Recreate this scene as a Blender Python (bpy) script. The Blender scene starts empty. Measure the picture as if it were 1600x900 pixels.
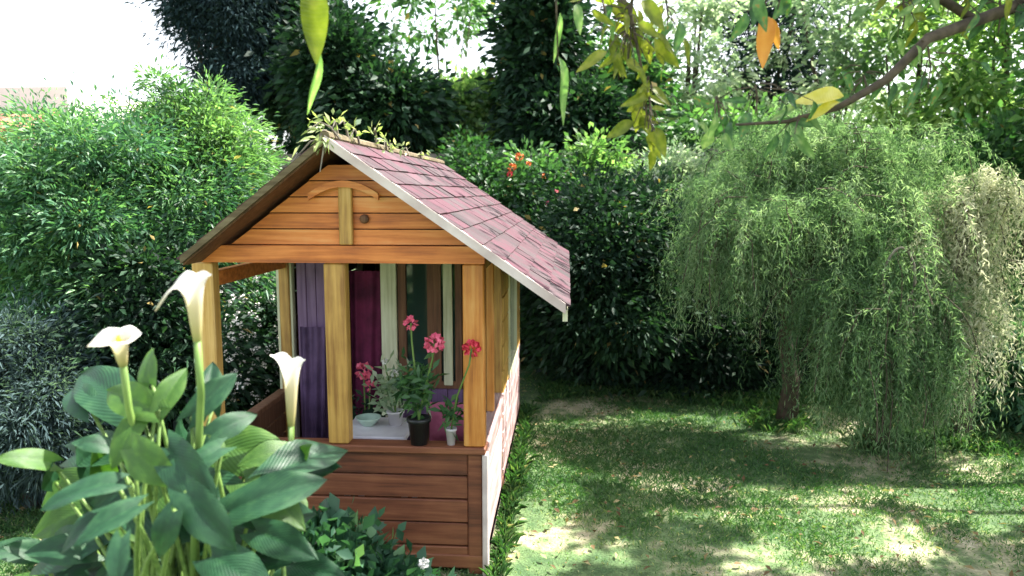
import bpy, math, random
import numpy as np
from mathutils import Vector, Matrix

random.seed(7)
rng = np.random.default_rng(11)
R = math.radians
C = bpy.context.scene.collection
SC = bpy.context.scene

# ------------------------------------------------------------------ camera
PITCH, YAW, F = R(7.125), R(4.07), 1200.0
EYE = Vector((0, 0, 1.69))
cam_d = bpy.data.cameras.new('camera'); cam = bpy.data.objects.new('camera', cam_d); C.objects.link(cam)
cam.location = EYE; cam.rotation_euler = (math.pi/2 - PITCH, 0, YAW)
cam_d.sensor_width = 36; cam_d.lens = 36*F/1600; cam_d.clip_start = 0.05; cam_d.clip_end = 900
SC.camera = cam
cam_d.dof.use_dof = True; cam_d.dof.focus_distance = 3.9; cam_d.dof.aperture_fstop = 2.2

# ------------------------------------------------------------------ world and sun
SUN_TO = Vector((0.78, 0.46, 0)).normalized()          # ground direction towards the sun: right and a little behind
SUN_EL = R(55)
sun_dir = Vector((SUN_TO.x*math.cos(SUN_EL), SUN_TO.y*math.cos(SUN_EL), math.sin(SUN_EL)))
W = bpy.data.worlds.new('World'); SC.world = W; W.use_nodes = True
wn, wl = W.node_tree.nodes, W.node_tree.links
bg = wn['Background']
sky = wn.new('ShaderNodeTexSky'); sky.sky_type = 'NISHITA'; sky.sun_disc = False
sky.sun_elevation = SUN_EL; sky.sun_rotation = math.atan2(sun_dir.x, sun_dir.y)
sky.air_density = 1.0; sky.dust_density = 3.0; sky.ozone_density = 1.0
hs_ = wn.new('ShaderNodeHueSaturation'); hs_.inputs['Saturation'].default_value = .4   # thin bright haze
wl.new(sky.outputs[0], hs_.inputs['Color']); wl.new(hs_.outputs[0], bg.inputs[0])
bg.inputs[1].default_value = 0.15
sl = bpy.data.lights.new('sun', 'SUN'); sl.energy = 4.9; sl.angle = R(0.5); sl.color = (1, .95, .86)
so = bpy.data.objects.new('sun', sl); C.objects.link(so)
so.rotation_euler = sun_dir.to_track_quat('Z', 'Y').to_euler()
SC.view_settings.view_transform = 'Standard'; SC.view_settings.look = 'None'
SC.view_settings.gamma = 1; SC.view_settings.exposure = 1.95
SC.cycles.max_bounces = 8; SC.cycles.transparent_max_bounces = 8

# a survey helper: the point of the garden seen at (px, py) of the 1600x900 photo, at distance Y
_f = Vector((-math.sin(YAW)*math.cos(PITCH), math.cos(YAW)*math.cos(PITCH), -math.sin(PITCH)))
_r = Vector((math.cos(YAW), math.sin(YAW), 0)); _u = _r.cross(_f)
def at(px, py, Y):
    d = _f + _r*((px-800)/F) + _u*((450-py)/F)
    return EYE + d*(Y/d.y)

# ------------------------------------------------------------------ tagging helpers
def tag(o, label=None, cat=None, group=None, kind=None):
    if label: o['label'] = label
    if cat: o['category'] = cat
    if group: o['group'] = group
    if kind: o['kind'] = kind
    return o
def empty(name, loc=(0, 0, 0), rz=0):
    o = bpy.data.objects.new(name, None); o.location = loc; o.rotation_euler = (0, 0, rz)
    o.empty_display_size = .1; C.objects.link(o); return o
def link(name, me, parent=None, loc=(0, 0, 0), rot=(0, 0, 0), scale=(1, 1, 1)):
    o = bpy.data.objects.new(name, me); o.location = loc; o.rotation_euler = rot; o.scale = scale
    if parent: o.parent = parent
    C.objects.link(o); return o
def copy_tree(o, parent=None):
    c = o.copy(); C.objects.link(c); c.parent = parent
    for ch in list(o.children): copy_tree(ch, c)
    return c

# ------------------------------------------------------------------ materials
def nmat(name):
    m = bpy.data.materials.new(name); m.use_nodes = True
    nt = m.node_tree; b = nt.nodes['Principled BSDF']
    return m, nt, b
def ramp(nt, stops):
    r = nt.nodes.new('ShaderNodeValToRGB'); e = r.color_ramp.elements
    while len(e) < len(stops): e.new(.5)
    for el, (p, c) in zip(e, stops): el.position = p; el.color = (*c, 1)
    return r
def leafmat(name, stops, trans=.35, rough=.5, spec=.4, tc_=(1.5, 1.7, .75)):
    m, nt, b = nmat(name); L = nt.links
    a = nt.nodes.new('ShaderNodeAttribute'); a.attribute_name = 'tint'
    cr = ramp(nt, stops); L.new(a.outputs['Fac'], cr.inputs[0])
    L.new(cr.outputs[0], b.inputs['Base Color']); b.inputs['Roughness'].default_value = rough
    b.inputs['Specular IOR Level'].default_value = spec
    t = nt.nodes.new('ShaderNodeBsdfTranslucent')
    hs = nt.nodes.new('ShaderNodeMixRGB'); hs.blend_type = 'MULTIPLY'; hs.inputs[0].default_value = 1
    hs.inputs[2].default_value = (*tc_, 1); L.new(cr.outputs[0], hs.inputs[1]); L.new(hs.outputs[0], t.inputs[0])
    mx = nt.nodes.new('ShaderNodeMixShader'); mx.inputs[0].default_value = trans
    L.new(b.outputs[0], mx.inputs[1]); L.new(t.outputs[0], mx.inputs[2])
    L.new(mx.outputs[0], nt.nodes['Material Output'].inputs[0])
    return m
def wood(name, stops, axis='X', rough=.6, scale=1.0, bump=.3):
    m, nt, b = nmat(name); L = nt.links
    tc = nt.nodes.new('ShaderNodeTexCoord'); mp = nt.nodes.new('ShaderNodeMapping')
    s = {'X': (1.2, 22, 22), 'Y': (22, 1.2, 22), 'Z': (22, 22, 1.2)}[axis]
    mp.inputs['Scale'].default_value = [v*scale for v in s]
    oi = nt.nodes.new('ShaderNodeObjectInfo')
    ad = nt.nodes.new('ShaderNodeVectorMath'); ad.operation = 'ADD'
    mu = nt.nodes.new('ShaderNodeMath'); mu.operation = 'MULTIPLY'; mu.inputs[1].default_value = 37
    L.new(oi.outputs['Random'], mu.inputs[0]); L.new(tc.outputs['Object'], mp.inputs[0])
    L.new(mp.outputs[0], ad.inputs[0]); L.new(mu.outputs[0], ad.inputs[1])
    n = nt.nodes.new('ShaderNodeTexNoise'); n.inputs['Scale'].default_value = 2.2; n.inputs['Detail'].default_value = 7
    n.inputs['Roughness'].default_value = .62
    L.new(ad.outputs[0], n.inputs[0])
    n2 = nt.nodes.new('ShaderNodeTexNoise'); n2.inputs['Scale'].default_value = 5; n2.inputs['Detail'].default_value = 4
    L.new(tc.outputs['Object'], n2.inputs[0])
    m1 = nt.nodes.new('ShaderNodeMath'); m1.operation = 'MULTIPLY_ADD'; m1.inputs[1].default_value = .2; m1.inputs[2].default_value = -.1
    L.new(oi.outputs['Random'], m1.inputs[0])
    m2 = nt.nodes.new('ShaderNodeMath'); m2.operation = 'ADD'; L.new(n.outputs['Fac'], m2.inputs[0]); L.new(m1.outputs[0], m2.inputs[1])
    m3 = nt.nodes.new('ShaderNodeMath'); m3.operation = 'MULTIPLY_ADD'; m3.inputs[1].default_value = .5; m3.inputs[2].default_value = -.25
    L.new(n2.outputs['Fac'], m3.inputs[0])
    m4 = nt.nodes.new('ShaderNodeMath'); m4.operation = 'ADD'; L.new(m2.outputs[0], m4.inputs[0]); L.new(m3.outputs[0], m4.inputs[1])
    cr = ramp(nt, stops); L.new(m4.outputs[0], cr.inputs[0]); L.new(cr.outputs[0], b.inputs['Base Color'])
    b.inputs['Roughness'].default_value = rough
    bp = nt.nodes.new('ShaderNodeBump'); bp.inputs['Strength'].default_value = bump; bp.inputs['Distance'].default_value = .004
    L.new(n.outputs['Fac'], bp.inputs['Height']); L.new(bp.outputs[0], b.inputs['Normal'])
    return m
def plain(name, c1, c2=None, rough=.6, scale=12, bump=.1, spec=.4, metal=0, rnd=0.0):
    m, nt, b = nmat(name); L = nt.links
    c2 = c2 or tuple(v*.75 for v in c1)
    tc = nt.nodes.new('ShaderNodeTexCoord')
    n = nt.nodes.new('ShaderNodeTexNoise'); n.inputs['Scale'].default_value = scale; n.inputs['Detail'].default_value = 6
    L.new(tc.outputs['Object'], n.inputs[0])
    fac = n.outputs['Fac']
    if rnd:
        oi = nt.nodes.new('ShaderNodeObjectInfo'); m1 = nt.nodes.new('ShaderNodeMath'); m1.operation = 'MULTIPLY_ADD'
        m1.inputs[1].default_value = rnd; m1.inputs[2].default_value = -rnd/2
        L.new(oi.outputs['Random'], m1.inputs[0])
        a = nt.nodes.new('ShaderNodeMath'); a.operation = 'ADD'; L.new(fac, a.inputs[0]); L.new(m1.outputs[0], a.inputs[1]); fac = a.outputs[0]
    cr = ramp(nt, [(.3, c2), (.68, c1)]); L.new(fac, cr.inputs[0]); L.new(cr.outputs[0], b.inputs['Base Color'])
    b.inputs['Roughness'].default_value = rough; b.inputs['Specular IOR Level'].default_value = spec
    b.inputs['Metallic'].default_value = metal
    bp = nt.nodes.new('ShaderNodeBump'); bp.inputs['Strength'].default_value = bump; bp.inputs['Distance'].default_value = .01
    L.new(n.outputs['Fac'], bp.inputs['Height']); L.new(bp.outputs[0], b.inputs['Normal'])
    return m

OR = [(.22, (.28, .07, .014)), (.4, (.52, .15, .026)), (.58, (.68, .23, .05)), (.75, (.74, .34, .11))]
M = {}
M['orange_x'] = wood('orange_pine_x', OR, 'X', .5)
M['post'] = wood('golden_post', [(.25, (.27, .13, .03)), (.5, (.50, .29, .07)), (.75, (.64, .42, .15))], 'Z', .5)
M['post_red'] = wood('orange_post', [(.25, (.27, .08, .015)), (.5, (.52, .2, .035)), (.75, (.64, .33, .09))], 'Z', .5)
M['brown_x'] = wood('brown_boards', [(.25, (.07, .022, .011)), (.5, (.17, .055, .024)), (.75, (.26, .10, .045))], 'X', .6)
M['pale_z'] = wood('pale_trim', [(.25, (.33, .33, .2)), (.5, (.52, .53, .36)), (.75, (.65, .66, .5))], 'Z', .6)
M['side_y'] = wood('lilac_sun_glare_boards', [(.25, (.2, .10, .08)), (.45, (.37, .24, .23)), (.75, (.52, .40, .41))], 'Y', .6)  # strong sun on the side boards painted into their pale lilac tone
M['barge'] = plain('weathered_white_board', (.66, .58, .55), (.42, .33, .31), .6, 7, .15)
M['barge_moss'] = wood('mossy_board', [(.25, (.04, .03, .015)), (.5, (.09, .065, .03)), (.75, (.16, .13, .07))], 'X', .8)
M['purple_z'] = wood('purple_boards', [(.25, (.055, .03, .07)), (.5, (.13, .07, .16)), (.75, (.2, .12, .24))], 'Z', .6)
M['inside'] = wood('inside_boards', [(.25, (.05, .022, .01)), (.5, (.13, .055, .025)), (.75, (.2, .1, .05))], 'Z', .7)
M['bark'] = plain('bark', (.11, .085, .06), (.03, .024, .018), .9, 22, .8)
M['bark_pale'] = plain('pale_bark', (.22, .2, .16), (.08, .07, .055), .9, 22, .8)
M['fence'] = wood('grey_fence_board', [(.25, (.05, .045, .04)), (.5, (.15, .13, .11)), (.75, (.25, .22, .2))], 'X', .85)
M['white'] = plain('white_paint', (.72, .7, .74), (.5, .48, .52), .5, 8)
M['black'] = plain('black_plastic', (.02, .022, .024), (.012, .012, .014), .35, 20)
M['pink_cloth'] = plain('pink_cloth', (.5, .14, .24), (.32, .07, .13), .9, 14, .3)
M['purple_cloth'] = plain('purple_cloth', (.14, .085, .18), (.06, .035, .085), .9, 10, .2)
M['maroon_cloth'] = plain('maroon_cloth', (.17, .02, .075), (.06, .008, .03), .9, 10, .2)
M['wall'] = plain('pale_render', (.75, .68, .66), (.68, .6, .58), .9, 3)
M['tile'] = plain('terracotta', (.36, .15, .1), (.2, .08, .06), .85, 6, .2, rnd=.5)
# faded felt shingles: each slate takes its own tone of old rose and magenta
m, nt, b = nmat('rose_shingle'); L = nt.links
oi = nt.nodes.new('ShaderNodeObjectInfo'); tc = nt.nodes.new('ShaderNodeTexCoord')
n = nt.nodes.new('ShaderNodeTexNoise'); n.inputs['Scale'].default_value = 2.3; n.inputs['Detail'].default_value = 8; n.inputs['Roughness'].default_value = .7
ge = nt.nodes.new('ShaderNodeNewGeometry'); L.new(ge.outputs['Position'], n.inputs[0])
ad = nt.nodes.new('ShaderNodeMath'); ad.operation = 'MULTIPLY_ADD'; ad.inputs[1].default_value = .3
sb = nt.nodes.new('ShaderNodeMath'); sb.operation = 'ADD'; sb.inputs[1].default_value = -.15
L.new(oi.outputs['Random'], ad.inputs[0]); L.new(n.outputs['Fac'], ad.inputs[2]); L.new(ad.outputs[0], sb.inputs[0])
cr = ramp(nt, [(.3, (.018, .009, .012)), (.43, (.036, .007, .015)), (.52, (.066, .009, .024)), (.62, (.032, .018, .022)), (.75, (.08, .028, .042))])
L.new(sb.outputs[0], cr.inputs[0]); L.new(cr.outputs[0], b.inputs['Base Color']); b.inputs['Roughness'].default_value = .8
n3 = nt.nodes.new('ShaderNodeTexNoise'); n3.inputs['Scale'].default_value = 300; L.new(ge.outputs['Position'], n3.inputs[0])
bp = nt.nodes.new('ShaderNodeBump'); bp.inputs['Strength'].default_value = .4; bp.inputs['Distance'].default_value = .003
L.new(n3.outputs['Fac'], bp.inputs['Height']); L.new(bp.outputs[0], b.inputs['Normal'])
M['shingle'] = m
m, nt, b = nmat('dark_glass'); b.inputs['Base Color'].default_value = (.015, .04, .035, 1); b.inputs['Roughness'].default_value = .06
b.inputs['Specular IOR Level'].default_value = .8
M['glass'] = m
m, nt, b = nmat('spathe'); L = nt.links
tc = nt.nodes.new('ShaderNodeTexCoord'); sx = nt.nodes.new('ShaderNodeSeparateXYZ'); L.new(tc.outputs['Generated'], sx.inputs[0])
cr = ramp(nt, [(.0, (.25, .30, .07)), (.2, (.50, .45, .2)), (.55, (.66, .60, .40)), (.82, (.80, .80, .76))]); L.new(sx.outputs[2], cr.inputs[0])
L.new(cr.outputs[0], b.inputs['Base Color']); b.inputs['Roughness'].default_value = .45
t = nt.nodes.new('ShaderNodeBsdfTranslucent'); L.new(cr.outputs[0], t.inputs[0])
mx = nt.nodes.new('ShaderNodeMixShader'); mx.inputs[0].default_value = .35; L.new(b.outputs[0], mx.inputs[1]); L.new(t.outputs[0], mx.inputs[2])
L.new(mx.outputs[0], nt.nodes['Material Output'].inputs[0]); M['spathe'] = m
M['spadix'] = plain('spadix_yellow', (.75, .5, .05), (.6, .35, .03), .7, 120, .6)
M['stem'] = plain('green_stem', (.16, .26, .06), (.07, .14, .03), .5, 9)
M['red_petal'] = plain('red_petal', (.75, .06, .09), (.5, .03, .06), .55, 40)
M['pink_petal'] = plain('pink_petal', (.78, .16, .26), (.6, .07, .14), .55, 40)
M['orange_petal'] = plain('orange_petal', (.75, .26, .04), (.6, .1, .03), .55, 40)
M['white_petal'] = plain('white_petal', (.8, .78, .76), (.66, .64, .6), .55, 40)

LM = {
 'bushlit': leafmat('sun_tinted_bush_leaf', [(0, (.04, .10, .045)), (.5, (.10, .21, .09)), (.92, (.22, .36, .15)), (1, (.3, .25, .1))], .4, .45),  # bush leaf repeated in lighter greens to paint its sunlit edge
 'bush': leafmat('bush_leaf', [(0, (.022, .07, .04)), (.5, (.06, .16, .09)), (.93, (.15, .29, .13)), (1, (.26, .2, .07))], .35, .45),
 'lav': leafmat('grey_leaf', [(0, (.035, .06, .065)), (.5, (.06, .098, .105)), (1, (.10, .15, .155))], .35, .9, .15),
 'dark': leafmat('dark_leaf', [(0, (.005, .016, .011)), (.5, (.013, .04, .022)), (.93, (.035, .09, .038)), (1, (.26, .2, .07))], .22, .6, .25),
 'cyp': leafmat('cypress_leaf', [(0, (.012, .024, .03)), (.5, (.024, .046, .052)), (1, (.045, .078, .08))], .1, .95, .1),
 'mid': leafmat('mid_leaf', [(0, (.018, .06, .02)), (.5, (.05, .13, .05)), (.93, (.12, .24, .09)), (1, (.26, .2, .07))], .35, .45),
 'light': leafmat('light_leaf', [(0, (.06, .14, .05)), (.5, (.15, .26, .11)), (1, (.34, .44, .22))], .5, .5),
 'pale': leafmat('pale_leaf', [(0, (.12, .2, .13)), (.5, (.3, .4, .28)), (1, (.55, .6, .5))], .5, .55, .3, (1.3, 1.4, .95)),
 'weep': leafmat('weeping_leaf', [(0, (.05, .11, .05)), (.5, (.16, .27, .13)), (1, (.38, .49, .30))], .45, .85, .2, (1.3, 1.45, .85)),
 'cream': leafmat('cream_plume', [(0, (.06, .14, .05)), (.4, (.24, .32, .15)), (1, (.68, .66, .50))], .4, .8, .2, (1.1, 1.15, .95)),
 'calla': leafmat('calla_leaf', [(0, (.005, .026, .012)), (.5, (.011, .055, .022)), (1, (.03, .10, .034))], .15, .3, .38),
 'callalight': leafmat('young_calla_leaf', [(0, (.025, .08, .012)), (.5, (.05, .13, .018)), (1, (.1, .2, .03))], .35, .4, .5),
 'yellow': leafmat('yellow_green_leaf', [(0, (.07, .10, .012)), (.5, (.15, .185, .02)), (1, (.27, .28, .05))], .45, .4),
 'yellower': leafmat('yellow_leaf', [(0, (.45, .4, .04)), (.5, (.6, .52, .08)), (1, (.7, .62, .2))], .4, .4),
 'orange': leafmat('orange_leaf', [(0, (.55, .2, .04)), (1, (.65, .3, .09))], .4, .45),
 'grass': leafmat('grass_blade', [(0, (.03, .09, .03)), (.5, (.07, .17, .05)), (.8, (.2, .28, .1)), (1, (.5, .46, .28))], .3, .5),
 'roofvine': leafmat('vine_leaf', [(0, (.12, .18, .06)), (.5, (.28, .34, .15)), (1, (.5, .5, .33))], .35, .5),
}

for nm in ('calla', 'callalight'):       # side veins, blotches and a waxy, uneven gloss
    m = LM[nm]; nt = m.node_tree; L = nt.links; b = nt.nodes['Principled BSDF']
    at_ = nt.nodes.new('ShaderNodeAttribute'); at_.attribute_name = 'vein'
    ml = nt.nodes.new('ShaderNodeMath'); ml.operation = 'MULTIPLY'; ml.inputs[1].default_value = 85; L.new(at_.outputs['Fac'], ml.inputs[0])
    sn = nt.nodes.new('ShaderNodeMath'); sn.operation = 'SINE'; L.new(ml.outputs[0], sn.inputs[0])
    pw_ = nt.nodes.new('ShaderNodeMath'); pw_.operation = 'MULTIPLY_ADD'; pw_.inputs[1].default_value = .5; pw_.inputs[2].default_value = .5; L.new(sn.outputs[0], pw_.inputs[0])
    tc = nt.nodes.new('ShaderNodeTexCoord'); n = nt.nodes.new('ShaderNodeTexNoise'); n.inputs['Scale'].default_value = 7; n.inputs['Detail'].default_value = 5; L.new(tc.outputs['Object'], n.inputs[0])
    sm = nt.nodes.new('ShaderNodeMath'); sm.operation = 'ADD'; L.new(pw_.outputs[0], sm.inputs[0]); L.new(n.outputs['Fac'], sm.inputs[1])
    bp = nt.nodes.new('ShaderNodeBump'); bp.inputs['Strength'].default_value = .28; bp.inputs['Distance'].default_value = .0022
    L.new(sm.outputs[0], bp.inputs['Height']); L.new(bp.outputs[0], b.inputs['Normal'])
    rr_ = nt.nodes.new('ShaderNodeMapRange'); rr_.inputs['To Min'].default_value = .3; rr_.inputs['To Max'].default_value = .72; L.new(n.outputs['Fac'], rr_.inputs['Value']); L.new(rr_.outputs[0], b.inputs['Roughness'])
    tin = [x for x in nt.nodes if x.type == 'ATTRIBUTE' and x.attribute_name == 'tint'][0]; crn = [x for x in nt.nodes if x.type == 'VALTORGB'][0]
    a1 = nt.nodes.new('ShaderNodeMath'); a1.operation = 'MULTIPLY_ADD'; a1.inputs[1].default_value = .16; L.new(pw_.outputs[0], a1.inputs[0]); L.new(tin.outputs['Fac'], a1.inputs[2])
    n2 = nt.nodes.new('ShaderNodeMath'); n2.operation = 'MULTIPLY_ADD'; n2.inputs[1].default_value = .9; L.new(n.outputs['Fac'], n2.inputs[0]); L.new(a1.outputs[0], n2.inputs[2])
    a3 = nt.nodes.new('ShaderNodeMath'); a3.operation = 'ADD'; a3.inputs[1].default_value = -.5; L.new(n2.outputs[0], a3.inputs[0])
    L.new(a3.outputs[0], crn.inputs[0])

# ------------------------------------------------------------------ mesh helpers
def mesh(name, V, Fc, mat, smooth=False, tint=None):
    me = bpy.data.meshes.new(name); me.from_pydata([tuple(v) for v in V], [], Fc)
    if mat: me.materials.append(mat)
    if smooth: me.polygons.foreach_set('use_smooth', [True]*len(me.polygons))
    if tint is not None:
        a = me.attributes.new('tint', 'FLOAT', 'POINT'); a.data.foreach_set('value', np.full(len(me.vertices), tint, np.float32))
    me.update(); return me
class MB:
    def __init__(s): s.V = []; s.F = []
    def add(s, V, Fc):
        b = len(s.V); s.V += [tuple(v) for v in V]; s.F += [tuple(i+b for i in f) for f in Fc]
    def box(s, a, b, bev=0.0):
        x0, y0, z0 = a; x1, y1, z1 = b
        if bev:
            c = bev; V = []
            for z, d in ((z0, c), (z0+c, 0), (z1-c, 0), (z1, c)):
                X0, X1, Y0, Y1 = x0+d, x1-d, y0+d, y1-d
                V += [(X0+c, Y0, z), (X1-c, Y0, z), (X1, Y0+c, z), (X1, Y1-c, z), (X1-c, Y1, z), (X0+c, Y1, z), (X0, Y1-c, z), (X0, Y0+c, z)]
            Fc = [tuple(range(7, -1, -1)), tuple(range(24, 32))]
            for k in range(3):
                for i in range(8):
                    j = (i+1) % 8; Fc.append((k*8+i, k*8+j, k*8+8+j, k*8+8+i))
            s.add(V, Fc); return
        V = [(x0, y0, z0), (x1, y0, z0), (x1, y1, z0), (x0, y1, z0), (x0, y0, z1), (x1, y0, z1), (x1, y1, z1), (x0, y1, z1)]
        s.add(V, [(3, 2, 1, 0), (4, 5, 6, 7), (0, 1, 5, 4), (1, 2, 6, 5), (2, 3, 7, 6), (3, 0, 4, 7)])
    def prism_y(s, pts, y0, y1):
        n = len(pts); V = [(x, y0, z) for x, z in pts]+[(x, y1, z) for x, z in pts]
        s.add(V, [tuple(range(n)), tuple(range(2*n-1, n-1, -1))]+[(i, i+n, (i+1) % n+n, (i+1) % n) for i in range(n)])
    def tube(s, pts, rad, k=8, cap=True):
        pts = [Vector(p) for p in pts]; n = len(pts)
        if not hasattr(rad, '__len__'): rad = [rad]*n
        V = []; up = Vector((.13, .21, 1)).normalized()
        for i, p in enumerate(pts):
            d = (pts[min(i+1, n-1)]-pts[max(i-1, 0)]).normalized()
            a = d.cross(up)
            if a.length < .1: a = d.cross(Vector((1, 0, 0)))
            a.normalize(); b2 = d.cross(a)
            for j in range(k):
                w = 2*math.pi*j/k; V.append(p+(a*math.cos(w)+b2*math.sin(w))*rad[i])
        Fc = [(i*k+j, i*k+(j+1) % k, (i+1)*k+(j+1) % k, (i+1)*k+j) for i in range(n-1) for j in range(k)]
        if cap: Fc += [tuple(range(k-1, -1, -1)), tuple(range((n-1)*k, n*k))]
        s.add(V, Fc)
    def lathe(s, prof, k=20, c=(0, 0, 0)):
        V = [(c[0]+r*math.cos(2*math.pi*j/k), c[1]+r*math.sin(2*math.pi*j/k), c[2]+z) for r, z in prof for j in range(k)]
        n = len(prof)
        Fc = [(i*k+j, i*k+(j+1) % k, (i+1)*k+(j+1) % k, (i+1)*k+j) for i in range(n-1) for j in range(k)]
        Fc += [tuple(range(k-1, -1, -1)), tuple(range((n-1)*k, n*k))]
        s.add(V, Fc)
    def build(s, name, mat, parent=None, smooth=False, loc=(0, 0, 0), rot=(0, 0, 0), tint=None):
        return link(name, mesh(name, s.V, s.F, mat, smooth, tint), parent, loc, rot)

def unit(a): return a/np.maximum(np.linalg.norm(a, axis=1, keepdims=True), 1e-9)
def leaves(name, P, D, Ln, Wd, mat, tint, parent=None, droop=.15, N=None):
    """N leaf blades as one mesh: each a folded, bent blade of 4 triangles"""
    P = np.asarray(P, float); n = len(P); D = unit(np.asarray(D, float))
    if N is None: N = rng.normal(size=(n, 3))
    S = unit(np.cross(D, N)); Nn = unit(np.cross(S, D))
    Ln = np.broadcast_to(np.asarray(Ln, float).reshape(-1, 1), (n, 1)); Wd = np.broadcast_to(np.asarray(Wd, float).reshape(-1, 1), (n, 1))
    dn = np.array([[0, 0, -1.]])
    mid = P + D*Ln*.45
    v0 = P; v1 = mid + S*Wd*.5 + Nn*Wd*.15; v2 = mid - S*Wd*.5 + Nn*Wd*.15; v3 = P + D*Ln + dn*Ln*droop
    V = np.stack([v0, v1, v3, v2], 1).reshape(-1, 3)
    i = np.arange(n)*4
    T = np.stack([i, i+1, i+2, i, i+2, i+3], 1).reshape(-1)
    me = bpy.data.meshes.new(name); me.vertices.add(4*n); me.vertices.foreach_set('co', V.astype(np.float32).ravel())
    me.loops.add(6*n); me.loops.foreach_set('vertex_index', T.astype(np.int32))
    me.polygons.add(2*n); me.polygons.foreach_set('loop_start', (np.arange(2*n)*3).astype(np.int32))
    try: me.polygons.foreach_set('loop_total', np.full(2*n, 3, np.int32))
    except Exception: pass
    me.materials.append(mat)
    a = me.attributes.new('tint', 'FLOAT', 'POINT')
    tint = np.clip(np.broadcast_to(tint, (n,)), 0, .92); tint = np.where(rng.random(n) < .008, 1, tint)     # here and there a dead leaf
    a.data.foreach_set('value', np.repeat(tint, 4).astype(np.float32))
    me.update(calc_edges=True); me.validate()
    return link(name, me, parent)

def clumps(c, rad, nclump, per, spread, shell=.55):
    """positions of leaves in uneven clumps filling an ellipsoid"""
    u = unit(rng.normal(size=(nclump, 3))); rr = (shell + (1-shell)*rng.random((nclump, 1)))**.8
    K = u*rr*np.array(rad)*(.82+.3*rng.random((nclump, 1)))
    cl = np.repeat(np.arange(nclump), per)
    off = rng.normal(size=(nclump*per, 3))*spread*(.6+.8*rng.random((nclump, 1)))[cl]*np.array([1, 1, .7])
    return K[cl]+off+np.array(c), K+np.array(c), cl, off

def tree(name, label, cat, base, cc, rad, mat, nclump=60, per=220, spread=.2, leaf=(.07, .03), trunk_r=.07, bark='bark',
         group=None, tint=(.5, .22), shell=.5, droop=.2, limbs=6, crown='crown'):
    bx, by = base; root = empty(name, (bx, by, 0)); tag(root, label, cat, group)
    c = np.array([cc[0]-bx, cc[1]-by, cc[2]])
    P, K, cl, off = clumps(c, rad, nclump, per, spread, shell)
    keep = P[:, 2] > .02
    out = unit(P-c)
    D = unit(off)+out*.4+rng.normal(size=P.shape)*.35
    n = len(P); L_ = leaf[0]*(.6+.8*rng.random(n)); W_ = L_*leaf[1]/leaf[0]
    t = tint[0]+rng.normal(size=n)*tint[1]*.6+(rng.normal(size=nclump)*tint[1])[cl]
    leaves(crown, P[keep], D[keep], L_[keep], W_[keep], mat, t[keep], root, droop)
    top = Vector(c)+Vector((0, 0, rad[2]*.3))
    mb = MB(); k = 7
    pts = [Vector((0, 0, -.1)).lerp(top, i/k)+Vector((random.uniform(-1, 1), random.uniform(-1, 1), 0))*trunk_r*(.5 if 0 < i else 0) for i in range(k+1)]
    mb.tube(pts, [trunk_r*(1.25-1.0*i/k) for i in range(k+1)], 9); mb.build('trunk', M[bark], root, True)
    for i in range(limbs):
        q = Vector(K[random.randrange(len(K))]); s0 = pts[random.randint(2, k-1)]
        mid = s0.lerp(q, .5)+Vector((0, 0, -.06*(q-s0).length)); lb = MB()
        lb.tube([s0, s0.lerp(mid, .5), mid, q], [trunk_r*.45, trunk_r*.36, trunk_r*.28, trunk_r*.1], 6); lb.build('limb', M[bark], root, True)
    return root

# ------------------------------------------------------------------ ground
def gmat():
    m, nt, b = nmat('lawn_soil'); L = nt.links
    ge = nt.nodes.new('ShaderNodeNewGeometry')
    def noise(s, d=6):
        n = nt.nodes.new('ShaderNodeTexNoise'); n.inputs['Scale'].default_value = s; n.inputs['Detail'].default_value = d
        L.new(ge.outputs['Position'], n.inputs[0]); return n
    a, c, d = noise(1.3), noise(9), noise(70, 3)
    r1 = ramp(nt, [(.44, (.05, .11, .035)), (.56, (.12, .19, .07)), (.65, (.38, .36, .22)), (.75, (.52, .48, .34))])
    mm = nt.nodes.new('ShaderNodeMath'); mm.operation = 'MULTIPLY_ADD'; mm.inputs[1].default_value = .45
    L.new(c.outputs['Fac'], mm.inputs[0])
    m5 = nt.nodes.new('ShaderNodeMath'); m5.operation = 'MULTIPLY_ADD'; m5.inputs[1].default_value = .8; m5.inputs[2].default_value = -.07
    L.new(a.outputs['Fac'], m5.inputs[0]); L.new(m5.outputs[0], mm.inputs[2]); L.new(mm.outputs[0], r1.inputs[0])
    mx = nt.nodes.new('ShaderNodeMixRGB'); mx.blend_type = 'MULTIPLY'; mx.inputs[0].default_value = .6
    r2 = ramp(nt, [(.35, (.45, .45, .45)), (.65, (1, 1, 1))]); L.new(d.outputs['Fac'], r2.inputs[0])
    L.new(r1.outputs[0], mx.inputs[1]); L.new(r2.outputs[0], mx.inputs[2]); L.new(mx.outputs[0], b.inputs['Base Color'])
    b.inputs['Roughness'].default_value = .95
    bp = nt.nodes.new('ShaderNodeBump'); bp.inputs['Distance'].default_value = .02; bp.inputs['Strength'].default_value = .7
    L.new(d.outputs['Fac'], bp.inputs['Height']); L.new(bp.outputs[0], b.inputs['Normal'])
    return m
def gz(x, y):   # gentle unevenness of the lawn
    return .022*np.sin(x*1.9+.6)*np.cos(y*1.5)+.012*np.sin(x*4.1+y*3.3)
xs = np.concatenate([[-250, -60], np.arange(-9, 9.01, .25), [60, 250]]); ys = np.concatenate([[-250, -30], np.arange(-2, 12.01, .25), [60, 400]])
V = [(x, y, float(gz(x, y)) if abs(x) < 9.1 and -2.1 < y < 12.1 else 0) for y in ys for x in xs]
nx = len(xs)
mb = MB(); mb.V = V; mb.F = [(j*nx+i, j*nx+i+1, (j+1)*nx+i+1, (j+1)*nx+i) for j in range(len(ys)-1) for i in range(nx-1)]
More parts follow.
